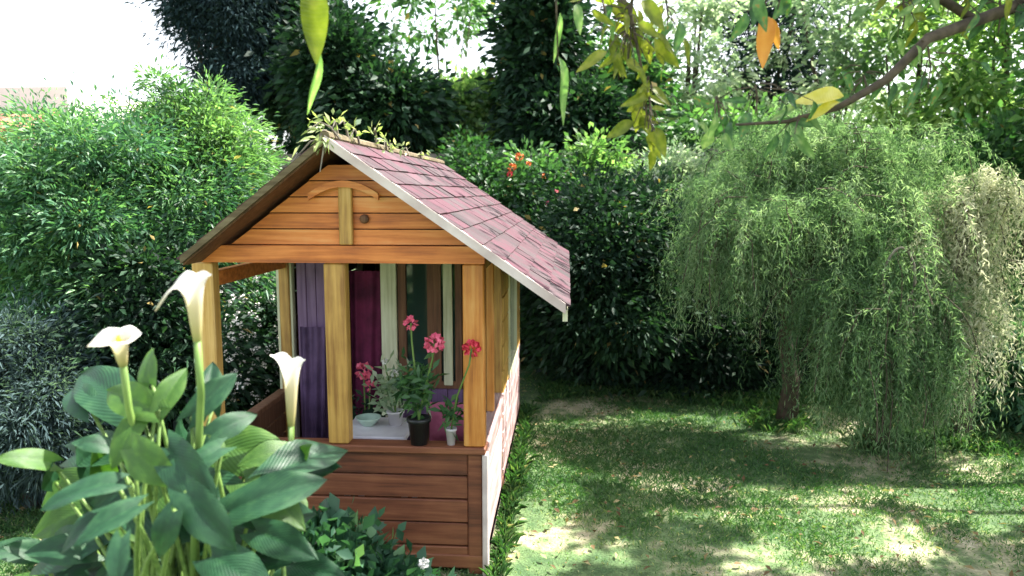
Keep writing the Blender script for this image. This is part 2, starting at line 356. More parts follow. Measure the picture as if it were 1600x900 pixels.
tag(mb.build('lawn', gmat(), smooth=True), kind='structure')

# grass blades (density falls with distance; worn and painted sun-pale patches near the front)
n = 420000
Y = 2.0+ (rng.random(n)**1.5)*7.5
X = (rng.random(n)*2-1)*(Y*.85+.4)+Y*.05
def patch(x, y):  # 0 worn .. 1 lush
    return .5+.28*np.sin(x*2.1+1.3*np.sin(y*1.7))+.24*np.cos(y*2.7+x*.9)+.16*np.sin(x*7+y*5)+.12*np.sin(x*13-y*11)
wear_sun = np.clip((4.6-Y)/1.2, 0, 1)*(X > -.4)  # dry wear, strengthened to paint sunlit cream over the front lawn
lush = patch(X, Y)-wear_sun*.5+.2
keep = (rng.random(n) < np.clip(lush*1.6, .12, 1)) & ~((X > -1.75) & (X < -.38) & (Y > 3.25) & (Y < 5.9))
X, Y, lush = X[keep], Y[keep], lush[keep]; n = len(X)
P = np.stack([X, Y, gz(X, Y)-.003], 1)
D = np.stack([rng.normal(size=n)*.55, rng.normal(size=n)*.55, np.ones(n)], 1)
Lg = (.022+.035*rng.random(n))*(.6+.6*np.clip(lush, 0, 1)); Wg = .0035+.003*rng.random(n)*(Y*.3)
g = leaves('grass', P, D, Lg, Wg, LM['grass'], .44+.22*rng.normal(size=n)+.45*(.5-np.clip(lush, 0, 1)), droop=.25)
tag(g, kind='stuff'); g['label'] = 'short patchy green grass covering the lawn'; g['category'] = 'grass'

n = 1500
Y = 2.4+(rng.random(n)**1.3)*5; X = (rng.random(n)*2-1)*(Y*.8+.4); keep = ~((X > -1.75) & (X < -.3) & (Y > 3.1) & (Y < 5.9)); X, Y = X[keep], Y[keep]; n = len(X)
LM['litter'] = leafmat('fallen_leaf', [(0, (.07, .04, .02)), (.5, (.18, .12, .06)), (.8, (.3, .25, .12)), (1, (.4, .36, .2))], .2, .8, .2)
o = leaves('fallen_leaves', np.stack([X, Y, gz(X, Y)+.018+.012*rng.random(n)], 1), np.stack([rng.normal(size=n), rng.normal(size=n), .25*rng.normal(size=n)], 1), .025+.03*rng.random(n), .014+.012*rng.random(n), LM['litter'], rng.random(n), N=np.stack([.3*rng.normal(size=n), .3*rng.normal(size=n), np.ones(n)], 1))
tag(o, 'small dry fallen leaves scattered over the lawn', 'leaf litter', kind='stuff')
# taller tufts where the mower does not reach: along the house wall and round the trunks
ex, ey = [], []
for k in range(1300):
    ex.append(-.31+abs(rng.normal())*.03); ey.append(rng.uniform(3.1, 5.9))
for px_, py_ in ((1228, 640), (1375, 690), (1500, 640)):
    w_ = at(px_, 600, 5.4)
    for k in range(900): a_ = rng.random()*6.28; q_ = .08+abs(rng.normal())*.09; ex.append(w_.x+math.cos(a_)*q_); ey.append((5.6 if px_ == 1228 else 5.2)+math.sin(a_)*q_)
for k in range(9000): ex.append(rng.uniform(-.2, 5.5)); ey.append(6.15+.5*rng.random()+.25*math.sin(ex[-1]*3))
ex, ey = np.array(ex), np.array(ey); n = len(ex)
o = leaves('tall_grass', np.stack([ex, ey, gz(ex, ey)], 1), np.stack([rng.normal(size=n)*.35, rng.normal(size=n)*.35, np.ones(n)], 1), .06+.09*rng.random(n), .006, LM['grass'], .35+.22*rng.normal(size=n), droop=.4)
tag(o, 'taller tufts of grass along the wall and round the trunks', 'grass', kind='stuff')

# ------------------------------------------------------------------ playhouse
HX0, HX1 = at(315, 600, 3.2).x, at(757, 600, 3.2).x
YF, YI, YB = 3.2, 4.16, 5.75
XR = at(508, 215, 3.02).x                     # ridge
house = empty('playhouse', ((HX0+HX1)/2, YF, 0))
OX, OY = (HX0+HX1)/2, YF
tag(house, 'small orange pine garden playhouse with open front porch and faded rose shingle roof', 'playhouse')
x0, x1 = HX0-OX, HX1-OX; xr = XR-OX; di, db = YI-YF, YB-YF
ZS, ZB = at(640, 697, 3.2).z-.03, at(640, 412, 3.2).z                 # sill, beam bottom, gable base
ztop = at(508, 215, 3.02).z
yo = -.18                                      # roof overhang at the front
# slopes measured from the front barge
eR = at(884, 478, 3.02); eL = at(283, 403, 3.02)
sR = (ztop-eR.z)/(eR.x-XR); sLf = (ztop-eL.z)/(XR-eL.x)
eRx, eLx = eR.x-OX, eL.x-OX
def zroof(x): return ztop-.035-(sR*(x-xr) if x > xr else sLf*(xr-x))
def hb(name, mat, a, b, bev=.004): m_ = MB(); m_.box(a, b, bev); return m_.build(name, M[mat], house)
# floor
hb('floor', 'brown_x', (x0, .01, .03), (x1, db, .09))
# posts
pw = .092
def post(cx, y, z0, z1, mat='post', w=pw, d=.07):
    return hb('post', mat, (cx-w/2, y, z0), (cx+w/2, y+d, z1), .006)
post(x1-pw/2, 0, ZS+.031, ZB, 'post_red'); post(x1-.045, .012, 0, ZS, 'brown_x', .065, .05); hb('corner_trim', 'barge', (x1-.012, -.004, 0), (x1+.014, .045, ZS)); post(x0+pw/2-.02, 0, 0, ZB); post((x0+x1)/2-.018, 0, ZS+.032, ZB, 'post')
for cx in (x0+.035, x1-.035): post(cx, di-.03, .09, ZB, 'post', .06, .06)
for cx in (x0+.035, x1-.035): post(cx, db-.06, 0, ZB, 'pale_z', .06, .06)
# front panel planks
h = (ZS-.02)/5
for i in range(5):
    z = .02+i*h; o = hb('plank', 'brown_x', (x0+pw+.001-.02, .018+.004*(i % 2), z+.004), (x1-.079, .04+.004*(i % 2), z+h-.004), .003)
hb('sill', 'brown_x', (x0+pw-.02, -.012, ZS), (x1+.004, .085, ZS+.03))
# front beam and gable planks
m_ = MB()        # the beam is cut back under the low left eave
xe_ = lambda z: max(x0-.01, xr-(ztop-.034-z)/sLf)
m_.prism_y([(xe_(ZB+.002), ZB+.002), (x1+.004, ZB+.002), (x1+.004, ZB+.075), (xe_(ZB+.075), ZB+.075)], -.016, .055); m_.build('beam', M['orange_x'], house)
zz = ZB+.079; k = 0
while zz < ztop-.1:
    z1 = zz+.068
    def xl(z): return xr-(ztop-.055-z)/sLf
    def xrr(z): return xr+(ztop-.055-z)/sR
    a0, a1, b0, b1 = max(xl(zz), x0), max(xl(z1), x0), min(xrr(zz), x1), min(xrr(z1), x1)
    if z1 > ztop-.06 or b1-a1 < .04: z1 = min(z1, ztop-.08); a1, b1 = xl(z1), xrr(z1)
    m_ = MB(); yo2 = .012+.003*(k % 2)
    m_.prism_y([(a0, zz), (b0, zz), (b1, z1-.005), (a1, z1-.005)], yo2, yo2+.02)
    m_.build('gable_plank', M['orange_x'], house); zz += .068; k += 1
hb('batten', 'post', (xr-.006, -.012, ZB+.078), (xr+.052, .010, ztop-.17), .004)
m_ = MB(); m_.tube([(0, 0, 0), (0, -.008, 0), (0, -.014, 0)], [.02, .02, .013], 14); m_.build('badge', M['inside'], house, True, (xr+.10, .01, at(535, 342, 3.2).z))
# arched collar board under the apex
m_ = MB(); pts = []
aw = .30
for i in range(13):
    t = -1+i/6; pts.append((xr+.02+t*aw*.5, ztop-.165-.055*t*t))
low = [(x, z-.028) for x, z in pts][::-1]
m_.prism_y(low+pts, -.03, -.008); m_.build('arched_trim', M['orange_x'], house)
# bargeboards
def barge(xe, sl, mat, th, y0, y1, lift=0.0):
    sg = 1 if xe > xr else -1; m_ = MB(); L_ = abs(xe-xr)
    ze = ztop-sl*L_
    P4 = [(xr, ztop+lift), (xr, ztop-th), (xe, ze-th), (xe, ze+lift)]
    if sg < 0: P4 = P4[::-1]
    m_.prism_y(P4[::-1] if sg > 0 else P4[::-1], y0, y1)
    return m_.build('bargeboard', M[mat], house)
barge(eRx, sR, 'barge', .032, yo-.012, yo+.01, .010).data.name = 'bargeboard'
barge(eLx, sLf, 'barge_moss', .024, yo-.012, yo+.01, .006)
barge(eRx, sR, 'barge', .042, db+.12, db+.14); barge(eLx, sLf, 'barge_moss', .045, db+.12, db+.14)
# roof deck
for xe, sl in ((eRx, sR), (eLx, sLf)):
    ze = ztop-sl*abs(xe-xr); m_ = MB()
    P4 = [(xr, ztop-.014), (xe, ze-.014), (xe, ze-.032), (xr, ztop-.032)]
    m_.prism_y(P4 if xe < xr else P4[::-1], yo+.012, db+.118); m_.build('roof_deck', M['inside'], house)
# shingles
def shingles(xe, sl, ncol):
    sg = 1 if xe > xr else -1; Ls = math.hypot(xe-xr, sl*(xe-xr)); rows = max(4, round(Ls/.105)); ang = math.atan(sl)
    y0_, y1_ = yo-.005, db+.13; w = (y1_-y0_)/ncol; hh = Ls/rows
    m_ = MB(); m_.box((-.012, .002, 0), (hh*1.12, w-.003, .010)); me = mesh('shingle', m_.V, m_.F, M['shingle'])
    for r in range(rows):
        for c in range(ncol+ (r % 2)):
            off = -.5*w if r % 2 else 0
            y = y0_+c*w+off; sc = 1.0
            if y < y0_: y = y0_; sc = .5
            if y+w > y1_+.01: sc = .5
            s_ = r*hh
            o = link('shingle', me, house, (xr+sg*s_*math.cos(ang), y, ztop-.012+.006-s_*math.sin(ang)+random.uniform(0, .002)))
            o.rotation_euler = (random.gauss(0, .008), ang-.06+random.gauss(0, .008), random.gauss(0, .006))
            if sg < 0: o.rotation_euler = (0, ang-.045, math.pi); o.location.y = y+w*sc
            o.scale = (1, sc, 1)
shingles(eRx, sR, 15); shingles(eLx, sLf, 9)
m_ = MB(); m_.tube([(xr, yo-.01, ztop+.006), (xr, db+.13, ztop+.006)], .022, 8); m_.build('ridge_cap', M['barge_moss'], house)
ze = eR.z; m_ = MB(); m_.box((eRx-.012, yo+.012, ze-.065), (eRx+.008, db+.118, ze-.018)); m_.build('fascia', M['pale_z'], house)
# side walls: lower planks along the porch and the room, upper planks around a side window
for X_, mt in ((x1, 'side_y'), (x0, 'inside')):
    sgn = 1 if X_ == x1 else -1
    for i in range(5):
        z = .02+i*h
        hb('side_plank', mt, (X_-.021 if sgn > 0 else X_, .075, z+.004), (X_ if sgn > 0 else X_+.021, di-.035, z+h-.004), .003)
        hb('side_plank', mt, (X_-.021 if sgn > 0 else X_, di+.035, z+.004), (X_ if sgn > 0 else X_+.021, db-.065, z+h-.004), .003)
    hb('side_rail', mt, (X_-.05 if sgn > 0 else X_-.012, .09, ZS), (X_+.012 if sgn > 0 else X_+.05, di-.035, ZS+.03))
    hb('side_beam', 'orange_x' if sgn < 0 else 'post', (X_-.05 if sgn > 0 else X_+.004, .06, min(ZB+.002, zroof(X_)-.09)), (X_-.002 if sgn > 0 else X_+.05, db, min(ZB+.06, zroof(X_)-.022)))
    for i in range(6):
        z = ZS+i*(ZB-ZS)/6
        hb('side_plank', mt if sgn < 0 else 'post', (X_-.021 if sgn > 0 else X_, di+.035, z+.004), (X_ if sgn > 0 else X_+.021, di+.4, z+(ZB-ZS)/6-.004), .003)
        hb('side_plank', mt if sgn < 0 else 'post', (X_-.021 if sgn > 0 else X_, di+1.05, z+.004), (X_ if sgn > 0 else X_+.021, db-.065, z+(ZB-ZS)/6-.004), .003)
    wf = MB(); xw0, xw1 = (X_-.035, X_+.01) if sgn > 0 else (X_-.01, X_+.035)
    for a, b in (((di+.401, ZS+.005), (di+.44, ZB-.01)), ((di+1.01, ZS+.005), (di+1.049, ZB-.01)), ((di+.44, ZS+.005), (di+1.01, ZS+.05)), ((di+.44, ZB-.05), (di+1.01, ZB-.01))):
        wf.box((xw0, a[0], a[1]), (xw1, b[0], b[1]))
    w_ = wf.build('window', M['pale_z'], house)
    pn = MB(); pn.box(((xw0+xw1)/2-.003, di+.438, ZS+.045), ((xw0+xw1)/2+.003, di+1.012, ZB-.045)); pn.build('pane', M['glass'], w_)
# posts between porch rail and beam on the right side
hb('post', 'post_red', (x1-.05, .55, ZS+.031), (x1-.012, .59, ZB), .004)
# inner wall
def ix(px): return at(px, 560, YI).x-OX
def slab(name, mat, pa, pb, z0, z1, y=0.0, d=.02): return hb(name, mat, (ix(pa), di+y, z0), (ix(pb), di+y+d, z1), .003)
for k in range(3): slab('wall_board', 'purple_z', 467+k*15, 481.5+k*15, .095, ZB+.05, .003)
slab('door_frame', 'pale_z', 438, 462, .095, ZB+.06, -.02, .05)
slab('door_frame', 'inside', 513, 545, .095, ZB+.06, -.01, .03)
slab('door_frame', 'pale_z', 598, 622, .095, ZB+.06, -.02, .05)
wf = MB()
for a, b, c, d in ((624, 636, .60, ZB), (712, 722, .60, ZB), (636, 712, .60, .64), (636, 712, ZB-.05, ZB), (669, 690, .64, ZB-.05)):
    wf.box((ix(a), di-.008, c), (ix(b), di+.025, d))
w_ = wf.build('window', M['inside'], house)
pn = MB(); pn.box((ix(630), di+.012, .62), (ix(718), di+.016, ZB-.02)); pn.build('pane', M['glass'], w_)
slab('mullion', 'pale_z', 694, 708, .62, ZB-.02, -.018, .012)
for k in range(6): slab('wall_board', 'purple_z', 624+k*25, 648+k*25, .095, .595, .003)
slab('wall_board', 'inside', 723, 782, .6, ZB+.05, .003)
hb('inner_beam', 'inside', (max(x0+.07, xr-(ztop-.05-ZB-.13)/sLf), di-.01, ZB+.062), (x1-.07, di+.04, ZB+.13))
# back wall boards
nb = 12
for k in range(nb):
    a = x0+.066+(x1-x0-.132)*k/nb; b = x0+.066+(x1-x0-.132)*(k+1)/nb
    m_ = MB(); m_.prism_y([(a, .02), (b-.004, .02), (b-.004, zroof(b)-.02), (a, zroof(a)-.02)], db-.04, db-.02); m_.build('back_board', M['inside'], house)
# back gable seen through the porch is closed by a porch ceiling
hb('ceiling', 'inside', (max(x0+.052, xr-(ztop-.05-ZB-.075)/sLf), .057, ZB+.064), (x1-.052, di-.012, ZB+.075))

# curtains, table, pots
def curtain(name, label, cat, xa, xb, y, z0, z1, mat, waves):
    m_ = MB(); n_ = waves*6; V = []; Fc = []
    for s in (0, 1):
        for j in range(9):
            z = z1+(z0-z1)*j/8
            for i in range(n_+1):
                t = i/n_; V.append((xa+(xb-xa)*t*(1-.02*j), y+(.010*math.sin(t*waves*2*math.pi+j*.12)+.008*math.sin(t*waves*3.7+1+j*.25)+.005*math.sin(t*23-j*.4))*(.5+j/10)+s*.004, z))
    q = n_+1
    for s in (0, 1):
        for j in range(8):
            for i in range(n_):
                b_ = s*9*q; f = (b_+j*q+i, b_+j*q+i+1, b_+(j+1)*q+i+1, b_+(j+1)*q+i); Fc.append(f if s else f[::-1])
    m_.add(V, Fc); o = m_.build(name, M[mat], None, True); tag(o, label, cat); return o
curtain('curtain', 'purple cloth curtain hanging beside the pale frame behind the left porch opening', 'curtain', at(470, 560, 4.1).x, at(509, 560, 4.1).x, 4.1, .25, at(0, 505, 4.1).z, 'purple_cloth', 4)
curtain('curtain', 'dark maroon curtain hanging in the doorway behind the middle post', 'curtain', at(549, 560, 4.22).x, at(600, 560, 4.22).x, 4.22, .2, 1.25, 'maroon_cloth', 4)
tb = empty('play_table', (at(593, 670, 3.46).x, 3.46, 0)); tag(tb, 'white painted play table just behind the front sill of the porch', 'table')
zt = at(0, 652, 3.5).z
m_ = MB(); m_.box((-.165, -.13, zt-.025), (.15, .18, zt), .005); m_.build('table_top', M['white'], tb)
m_ = MB(); m_.box((-.15, -.115, zt-.11), (.135, -.10, zt-.026)); m_.build('apron', M['white'], tb)
for sx in (-.15, .12):
    for sy in (-.098, .14):
        m_ = MB(); m_.box((sx, sy, .09), (sx+.025, sy+.025, zt-.026)); m_.build('leg', M['white'], tb)
m_ = MB(); bx_, by_ = at(588, 640, 3.5).x, 3.5
m_.lathe([(.025, 0), (.03, .004), (.052, .03), (.062, .042), (.058, .042), (.045, .03), (.02, .01)], 20); bw = m_.build('bowl', plain('mint_glaze', (.45, .6, .5), (.35, .5, .42), .3), None, True, (bx_-.04, by_, zt)); tag(bw, 'small mint green bowl on the white play table', 'bowl')

def blossom(root, p, r, mat, name='flower', n_=34):
    m_ = MB(); V = []; Fc = []
    for i in range(n_):
        d = Vector((random.gauss(0, 1), random.gauss(0, 1), random.gauss(.3, 1))).normalized()
        a = d.orthogonal().normalized(); b_ = d.cross(a); w = random.random()*6.28; a, b_ = a*math.cos(w)+b_*math.sin(w), b_*math.cos(w)-a*math.sin(w)
        q = d*r*.35; s = r*.62; k = len(V)
        V += [q, q+d*s*.6+a*s*.5, q+d*s+a*s*.1+b_*.15*s, q+d*s*.6-a*s*.5, q+d*s*.5-b_*s*.2]
        Fc += [(k, k+1, k+4), (k+1, k+2, k+4), (k+2, k+3, k+4), (k+3, k, k+4)]
    m_.add(V, Fc); return m_.build(name, M[mat], root, False, p)
def potplant(label, loc, pr, ph, potmat, fl, leafc, lmat, nl=260, sp=.06, grp=None):
    root = empty('potted_plant', loc); tag(root, label, 'potted plant', grp)
    m_ = MB(); m_.lathe([(pr*.72, 0), (pr*.95, ph*.85), (pr*1.08, ph*.86), (pr*1.08, ph), (pr*.95, ph), (pr*.9, ph*.9)], 22); m_.build('pot', M[potmat], root, True)
    for (dx, dy, z, r, mt) in fl:
        m_ = MB(); m_.tube([(0, 0, ph*.85), (dx*.3, dy*.3, z*.5), (dx*.9, dy, z*.85), (dx, dy, z)], .004, 6); m_.build('stem', M['stem'], root)
        blossom(root, (dx, dy, z), r, mt)
    c = np.array(leafc); P = c+rng.normal(size=(nl, 3))*np.array([sp, sp, sp*1.3]); P[:, 2] = np.maximum(P[:, 2], ph*.9)
    leaves('foliage', P, rng.normal(size=(nl, 3))+np.array([0, 0, .6]), .05+.03*rng.random(nl), .022, LM[lmat], .5+.2*rng.normal(size=nl), root)
    return root
s0 = at(655, 697, 3.235); zs = ZS+.03
def rel(px, py, Y, base): v = at(px, py, Y); return (v.x-base[0], v.y-base[1], v.z-base[2])
bp_ = (s0.x, 3.235, zs)
f1 = rel(642, 505, 3.235, bp_); f2 = rel(678, 537, 3.2, bp_)
potplant('black pot of pink red flowers standing on the porch sill', bp_, .05, .12, 'black', [(f1[0], 0, f1[2], .038, 'pink_petal'), (f2[0], -.03, f2[2], .052, 'pink_petal')], (-.01, 0, .25), 'mid', 220, .04)
bp_ = (at(705, 697, 3.235).x, 3.235, zs); f3 = rel(737, 545, 3.15, bp_)
potplant('small white pot with one red flower leaning over the right corner post', bp_, .024, .075, 'white', [(f3[0], -.085, f3[2], .045, 'red_petal')], (0, 0, .13), 'mid', 60, .02)
bp_ = (at(618, 650, 3.52).x, 3.52, zt)
potplant('plant with pale green leaves and white buds on the play table', bp_, .04, .07, 'white', [(.0, 0, .25, .022, 'white_petal'), (-.05, .02, .30, .02, 'white_petal')], (-.01, 0, .17), 'pale', 200, .045)
bp_ = (at(568, 668, 3.9).x, 3.95, .09); f4 = rel(570, 578, 3.95, bp_)
potplant('tall dark pot with a pink flower in front of the maroon curtain', bp_, .1, .3, 'black', [(f4[0], -.02, f4[2], .055, 'pink_petal'), (f4[0]+.03, -.02, f4[2]-.08, .035, 'pink_petal')], (0, 0, .38), 'dark', 160, .05)
# pink cushion on a chair back
cs = empty('play_chair', (at(702, 690, 3.75).x, 3.75, .09)); tag(cs, 'small dark wooden play chair behind the right porch opening', 'chair')
cz = at(0, 640, 3.75).z-.09
for sx in (-.13, .11):
    for sy in (-.1, .12):
        m_ = MB(); m_.box((sx, sy, 0), (sx+.022, sy+.022, cz+.02 if sy > 0 else .3)); m_.build('leg', M['inside'], cs)
m_ = MB(); m_.box((-.13, -.1, .3), (.132, .119, .32)); m_.build('seat', M['inside'], cs)
m_ = MB(); m_.box((-.107, .125, cz-.16), (.109, .137, cz)); m_.build('backrest', M['inside'], cs)
m_ = MB(); V = []; Fc = []
for i in range(9):
    for j in range(9):
        u, v = i/4-1, j/4-1; hgt = .045*(1-u**4)*(1-v**4); V.append((u*.12, -hgt, v*.10))
for i in range(9):
    for j in range(9):
        u, v = i/4-1, j/4-1; hgt = .045*(1-u**4)*(1-v**4); V.append((u*.12, hgt, v*.10))
for s in (0, 81):
    for i in range(8):
        for j in range(8):
            f = (s+i*9+j, s+(i+1)*9+j, s+(i+1)*9+j+1, s+i*9+j+1); Fc.append(f if not s else f[::-1])
m_.add(V, Fc); cu = m_.build('cushion', M['pink_cloth'], None, True, (cs.location.x+.01, 3.81, .09+.32+.105), (R(-8), 0, 0)); tag(cu, 'faded pink cushion propped on the small play chair in the porch', 'cushion')

# climber sprigs on the ridge
vr = empty('roof_climber', (at(540, 235, 3.3).x, 3.3, at(540, 235, 3.3).z-.1)); tag(vr, 'pale leaved climber trailing along the ridge of the playhouse roof', 'climber')
VL = vr.location
tips = [(455, 255, 3.06), (480, 205, 3.0), (497, 228, 2.98), (530, 195, 3.2), (548, 215, 3.3), (585, 205, 3.7), (600, 232, 3.8), (615, 240, 4.0), (520, 200, 3.1), (500, 270, 2.97), (640, 245, 4.4), (660, 250, 4.8)]
PP, DD = [], []
for px, py, Y_ in tips:
    e = at(px, py, Y_); s_ = Vector((XR+random.uniform(-.02, .05), Y_+.1, ztop+.0)); m_ = MB()
    pts = [s_.lerp(e, t)+Vector((0, 0, .05*math.sin(t*3.1))) for t in (0, .3, .6, 1)]
    m_.tube([p-VL for p in pts], [.006, .005, .004, .002], 5); m_.build('stem', M['bark_pale'], vr)
    for k in range(11):
        t = random.random()**.8; p = s_.lerp(e, t)+Vector((random.gauss(0, .022), random.gauss(0, .022), .05*math.sin(t*3.1)+random.gauss(0, .018))); PP.append(p-VL); DD.append((e-s_).normalized()+Vector((random.gauss(0, .7), random.gauss(0, .7), random.gauss(0, .6))))
leaves('foliage', np.array(PP), np.array(DD), .035+.03*rng.random(len(PP)), .017, LM['roofvine'], .5+.25*rng.normal(size=len(PP)), vr)

# ------------------------------------------------------------------ calla lilies
def calla_leaf(L_, Wd, arch, fold, wave, seed):
    """arrow shaped blade with basal lobes, base at origin, tip along +X, upper side +Z"""
    rnd = random.Random(seed); nu, nv = 11, 6; V = []
    for i in range(nu):
        t = i/(nu-1); w = Wd*.5*min(1, (t+.10)**.5*1.25)*(1-t**2.1)**.8
        for j in range(-nv, nv+1):
            s = j/nv; lobe = -.24*L_*abs(s)**1.4*(1-t)**3
            x = t*L_+lobe; y = s*w*(1-.1*abs(fold)); z = abs(s)*w*fold - arch*L_*t*t + wave*L_*math.sin(t*9+s*2+seed)*abs(s)**2 - .10*w*(abs(s)**3)
            V.append((x, y, z))
    q = 2*nv+1
    calla_leaf.vein = [i/(nu-1)-.55*abs(j/nv) for i in range(nu) for j in range(-nv, nv+1)]
    Fc = [(i*q+j, (i+1)*q+j, (i+1)*q+j+1, i*q+j+1) for i in range(nu-1) for j in range(q-1)]
    return V, Fc
LV = {}
for k in range(4):
    V, Fc = calla_leaf(1, .62+.06*k, .25+.1*k, .35-.05*k, .03, k*1.7)
    for nm in ('calla', 'callalight'):
        me = mesh('leaf', V, Fc, LM[nm], True); a = me.attributes.new('tint', 'FLOAT', 'POINT')
        me_v = [min(1, max(0, .45+.25*random.random()-.25*(1-abs(((i % 13)-6)/6))+ (.25 if i % 13 == 6 else 0))) for i in range(len(V))]
        a.data.foreach_set('value', np.array(me_v, np.float32)); a = me.attributes.new('vein', 'FLOAT', 'POINT'); a.data.foreach_set('value', np.array(calla_leaf.vein, np.float32)); LV[nm, k] = me
CB = Vector((at(270, 560, 1.95).x, 1.95, 0))
calla = empty('calla_lily_plant', CB); tag(calla, 'big leafy clump of white calla lilies in front of the playhouse', 'calla lily')
def put_leaf(B, tip, up, kind, k, size_w=None):
    B = Vector(B); tip = Vector(tip); d = tip-B; L_ = d.length; d.normalize(); up = Vector(up); s = up.cross(d).normalized(); n_ = d.cross(s)
    Mx = Matrix((d, s, n_)).transposed().to_4x4()
    o = link('leaf', LV[kind, k], calla); o.matrix_local = Matrix.Translation(B-CB) @ Mx @ Matrix.Scale(L_, 4)
    g0 = CB+Vector((random.gauss(0, .12), random.gauss(0, .08), 0)); m_ = MB()
    inv = (Matrix.Translation(B-CB) @ Mx @ Matrix.Scale(L_, 4)).inverted()
    pts = [g0.lerp(B, t)+Vector((0, 0, .12*math.sin(t*3.14))) for t in (0, .25, .5, .75, 1)]
    pts[-1] = B-n_*.006-d*.004
    m_.tube([inv @ (p-CB) for p in pts], [.009/L_, .008/L_, .007/L_, .006/L_, .005/L_], 6); m_.build('petiole', M['stem'], o, True)
# (base px,py,Y) (tip px,py,Y) up kind
spec = [
 ((262, 700, 1.75), (310, 775, 1.62), (-.1, -.9, .5), 'calla', 1),
 ((345, 700, 1.8), (262, 735, 1.68), (0, -.5, .8), 'calla', 2),
 ((360, 800, 1.75), (500, 735, 1.8), (.1, -.7, .8), 'calla', 0),
 ((430, 740, 1.9), (545, 668, 2.1), (0, -.6, .8), 'calla', 1),
 ((290, 770, 1.6), (345, 850, 1.52), (.1, -.9, .4), 'calla', 2),
 ((270, 800, 1.55), (235, 870, 1.5), (.1, -.9, .4), 'calla', 3),
 ((215, 790, 1.6), (110, 840, 1.5), (0, -.6, .8), 'calla', 0),
 ((190, 840, 1.5), (170, 900, 1.42), (0, -.8, .5), 'calla', 2),
 ((180, 755, 1.7), (60, 770, 1.62), (0, -.4, .9), 'calla', 1),
 ((170, 800, 1.7), (85, 835, 1.62), (0, -.4, .9), 'calla', 3),
 ((220, 650, 1.85), (165, 720, 1.75), (0, -.9, .4), 'callalight', 1),
 ((240, 640, 1.85), (150, 600, 1.9), (-.2, -.8, .6), 'callalight', 0),
 ((235, 600, 1.9), (215, 540, 1.95), (-.2, -.9, .2), 'callalight', 2),
 ((250, 640, 1.85), (285, 570, 1.9), (.1, -.9, .2), 'callalight', 1),
 ((205, 700, 1.75), (240, 745, 1.65), (0, -.9, .3), 'callalight', 3),
 ((300, 650, 1.9), (365, 580, 1.95), (.2, -.8, .4), 'calla', 0),
 ((330, 680, 1.9), (395, 640, 1.95), (.2, -.8, .5), 'calla', 2),
 ((200, 640, 2.0), (105, 555, 2.1), (-.1, -.6, .8), 'calla', 1),
 ((140, 640, 2.0), (90, 590, 2.05), (-.2, -.6, .7), 'calla', 3),
 ((330, 640, 2.0), (325, 560, 2.05), (.2, -.9, .1), 'calla', 1),
 ((400, 830, 1.85), (480, 860, 1.75), (0, -.7, .7), 'calla', 0),
 ((330, 870, 1.7), (400, 900, 1.6), (0, -.6, .8), 'calla', 3),
 ((180, 700, 1.95), (120, 680, 1.9), (0, -.6, .8), 'calla', 2),
]
for b_, t_, up, kd, k in spec: put_leaf(at(*b_), at(*t_), up, kd, k)
for i in range(80):     # the inner leaves of the clump
    px, py = random.uniform(60, 470), random.uniform(690, 960); Y_ = random.uniform(1.95, 2.3)
    a = random.uniform(-.4, 3.5); L_ = random.uniform(70, 125)
    put_leaf(at(px, py, Y_), at(px+math.cos(a)*L_, py-math.sin(a)*L_*.6+25, Y_-.1), (random.gauss(0, .3), -.7, .7), 'callalight' if random.random() < .2 else 'calla', random.randrange(4))

def spathe(base, top, tipdir, R0, tl, droop, spread=1.0):
    """one calla flower: funnel round the axis base->top, long lip along tipdir"""
    base = Vector(base); top = Vector(top); ax = top-base; H = ax.length; ax.normalize()
    u = (Vector(tipdir)-ax*Vector(tipdir).dot(ax)).normalized(); v = ax.cross(u)
    V = []; nt_, na = 15, 26
    for i in range(nt_):
        t = i/(nt_-1)
        for j in range(na):
            a = -math.pi+2*math.pi*j/(na-1)*1.0
            r = .14*R0+R0*.40*t**.6+R0*.46*t**6*spread
            c = math.cos(a); lip = max(0, c)**2.2*t**6*tl; back = max(0, -c)**2*t**6*R0*.25
            rr = r+lip+back; z = H*t+(.10*H*max(0, c)*t**4)-droop*(lip**1.35)*6-(t**9)*R0*.45*(1-.5*max(0, c))+ .004*math.sin(a*5)*t**4
            p = u*(rr*math.cos(a))+v*(r*math.sin(a)*(1+.15*math.sin(a*2)*t**4))+ax*z
            V.append(p)
    Fc = [(i*na+j, i*na+j+1, (i+1)*na+j+1, (i+1)*na+j) for i in range(nt_-1) for j in range(na-1)]
    o = link('flower', mesh('flower', V, Fc, M['spathe'], True), calla, base-CB)
    m_ = MB(); m_.tube([ax*H*.15, ax*H*.5, ax*H*.78, ax*H*.86], [.005, .007, .006, .002], 9); m_.build('spadix', M['spadix'], o, True)
    g0 = CB+Vector((random.gauss(0, .06), random.gauss(0, .05), 0))
    m_ = MB(); m_.tube([g0-base, g0.lerp(base, .5)-base+Vector((0, .02, 0)), Vector((0, 0, -.12)).lerp(-ax*.12, .7), Vector((0, 0, 0))+ax*.012], [.012, .010, .009, .009], 8); m_.build('stem', M['stem'], o, True)
spathe(at(309, 540, 1.74), at(300, 417, 1.72), (-1, -.3, .1), .042, .058, .9, .45)
spathe(at(193, 575, 1.8), at(183, 515, 1.76), (-1, -.5, 0), .042, .03, .8, 1.0)
spathe(at(455, 672, 2.1), at(455, 552, 2.1), (-1, -.3, 0), .042, .03, .35, .35)

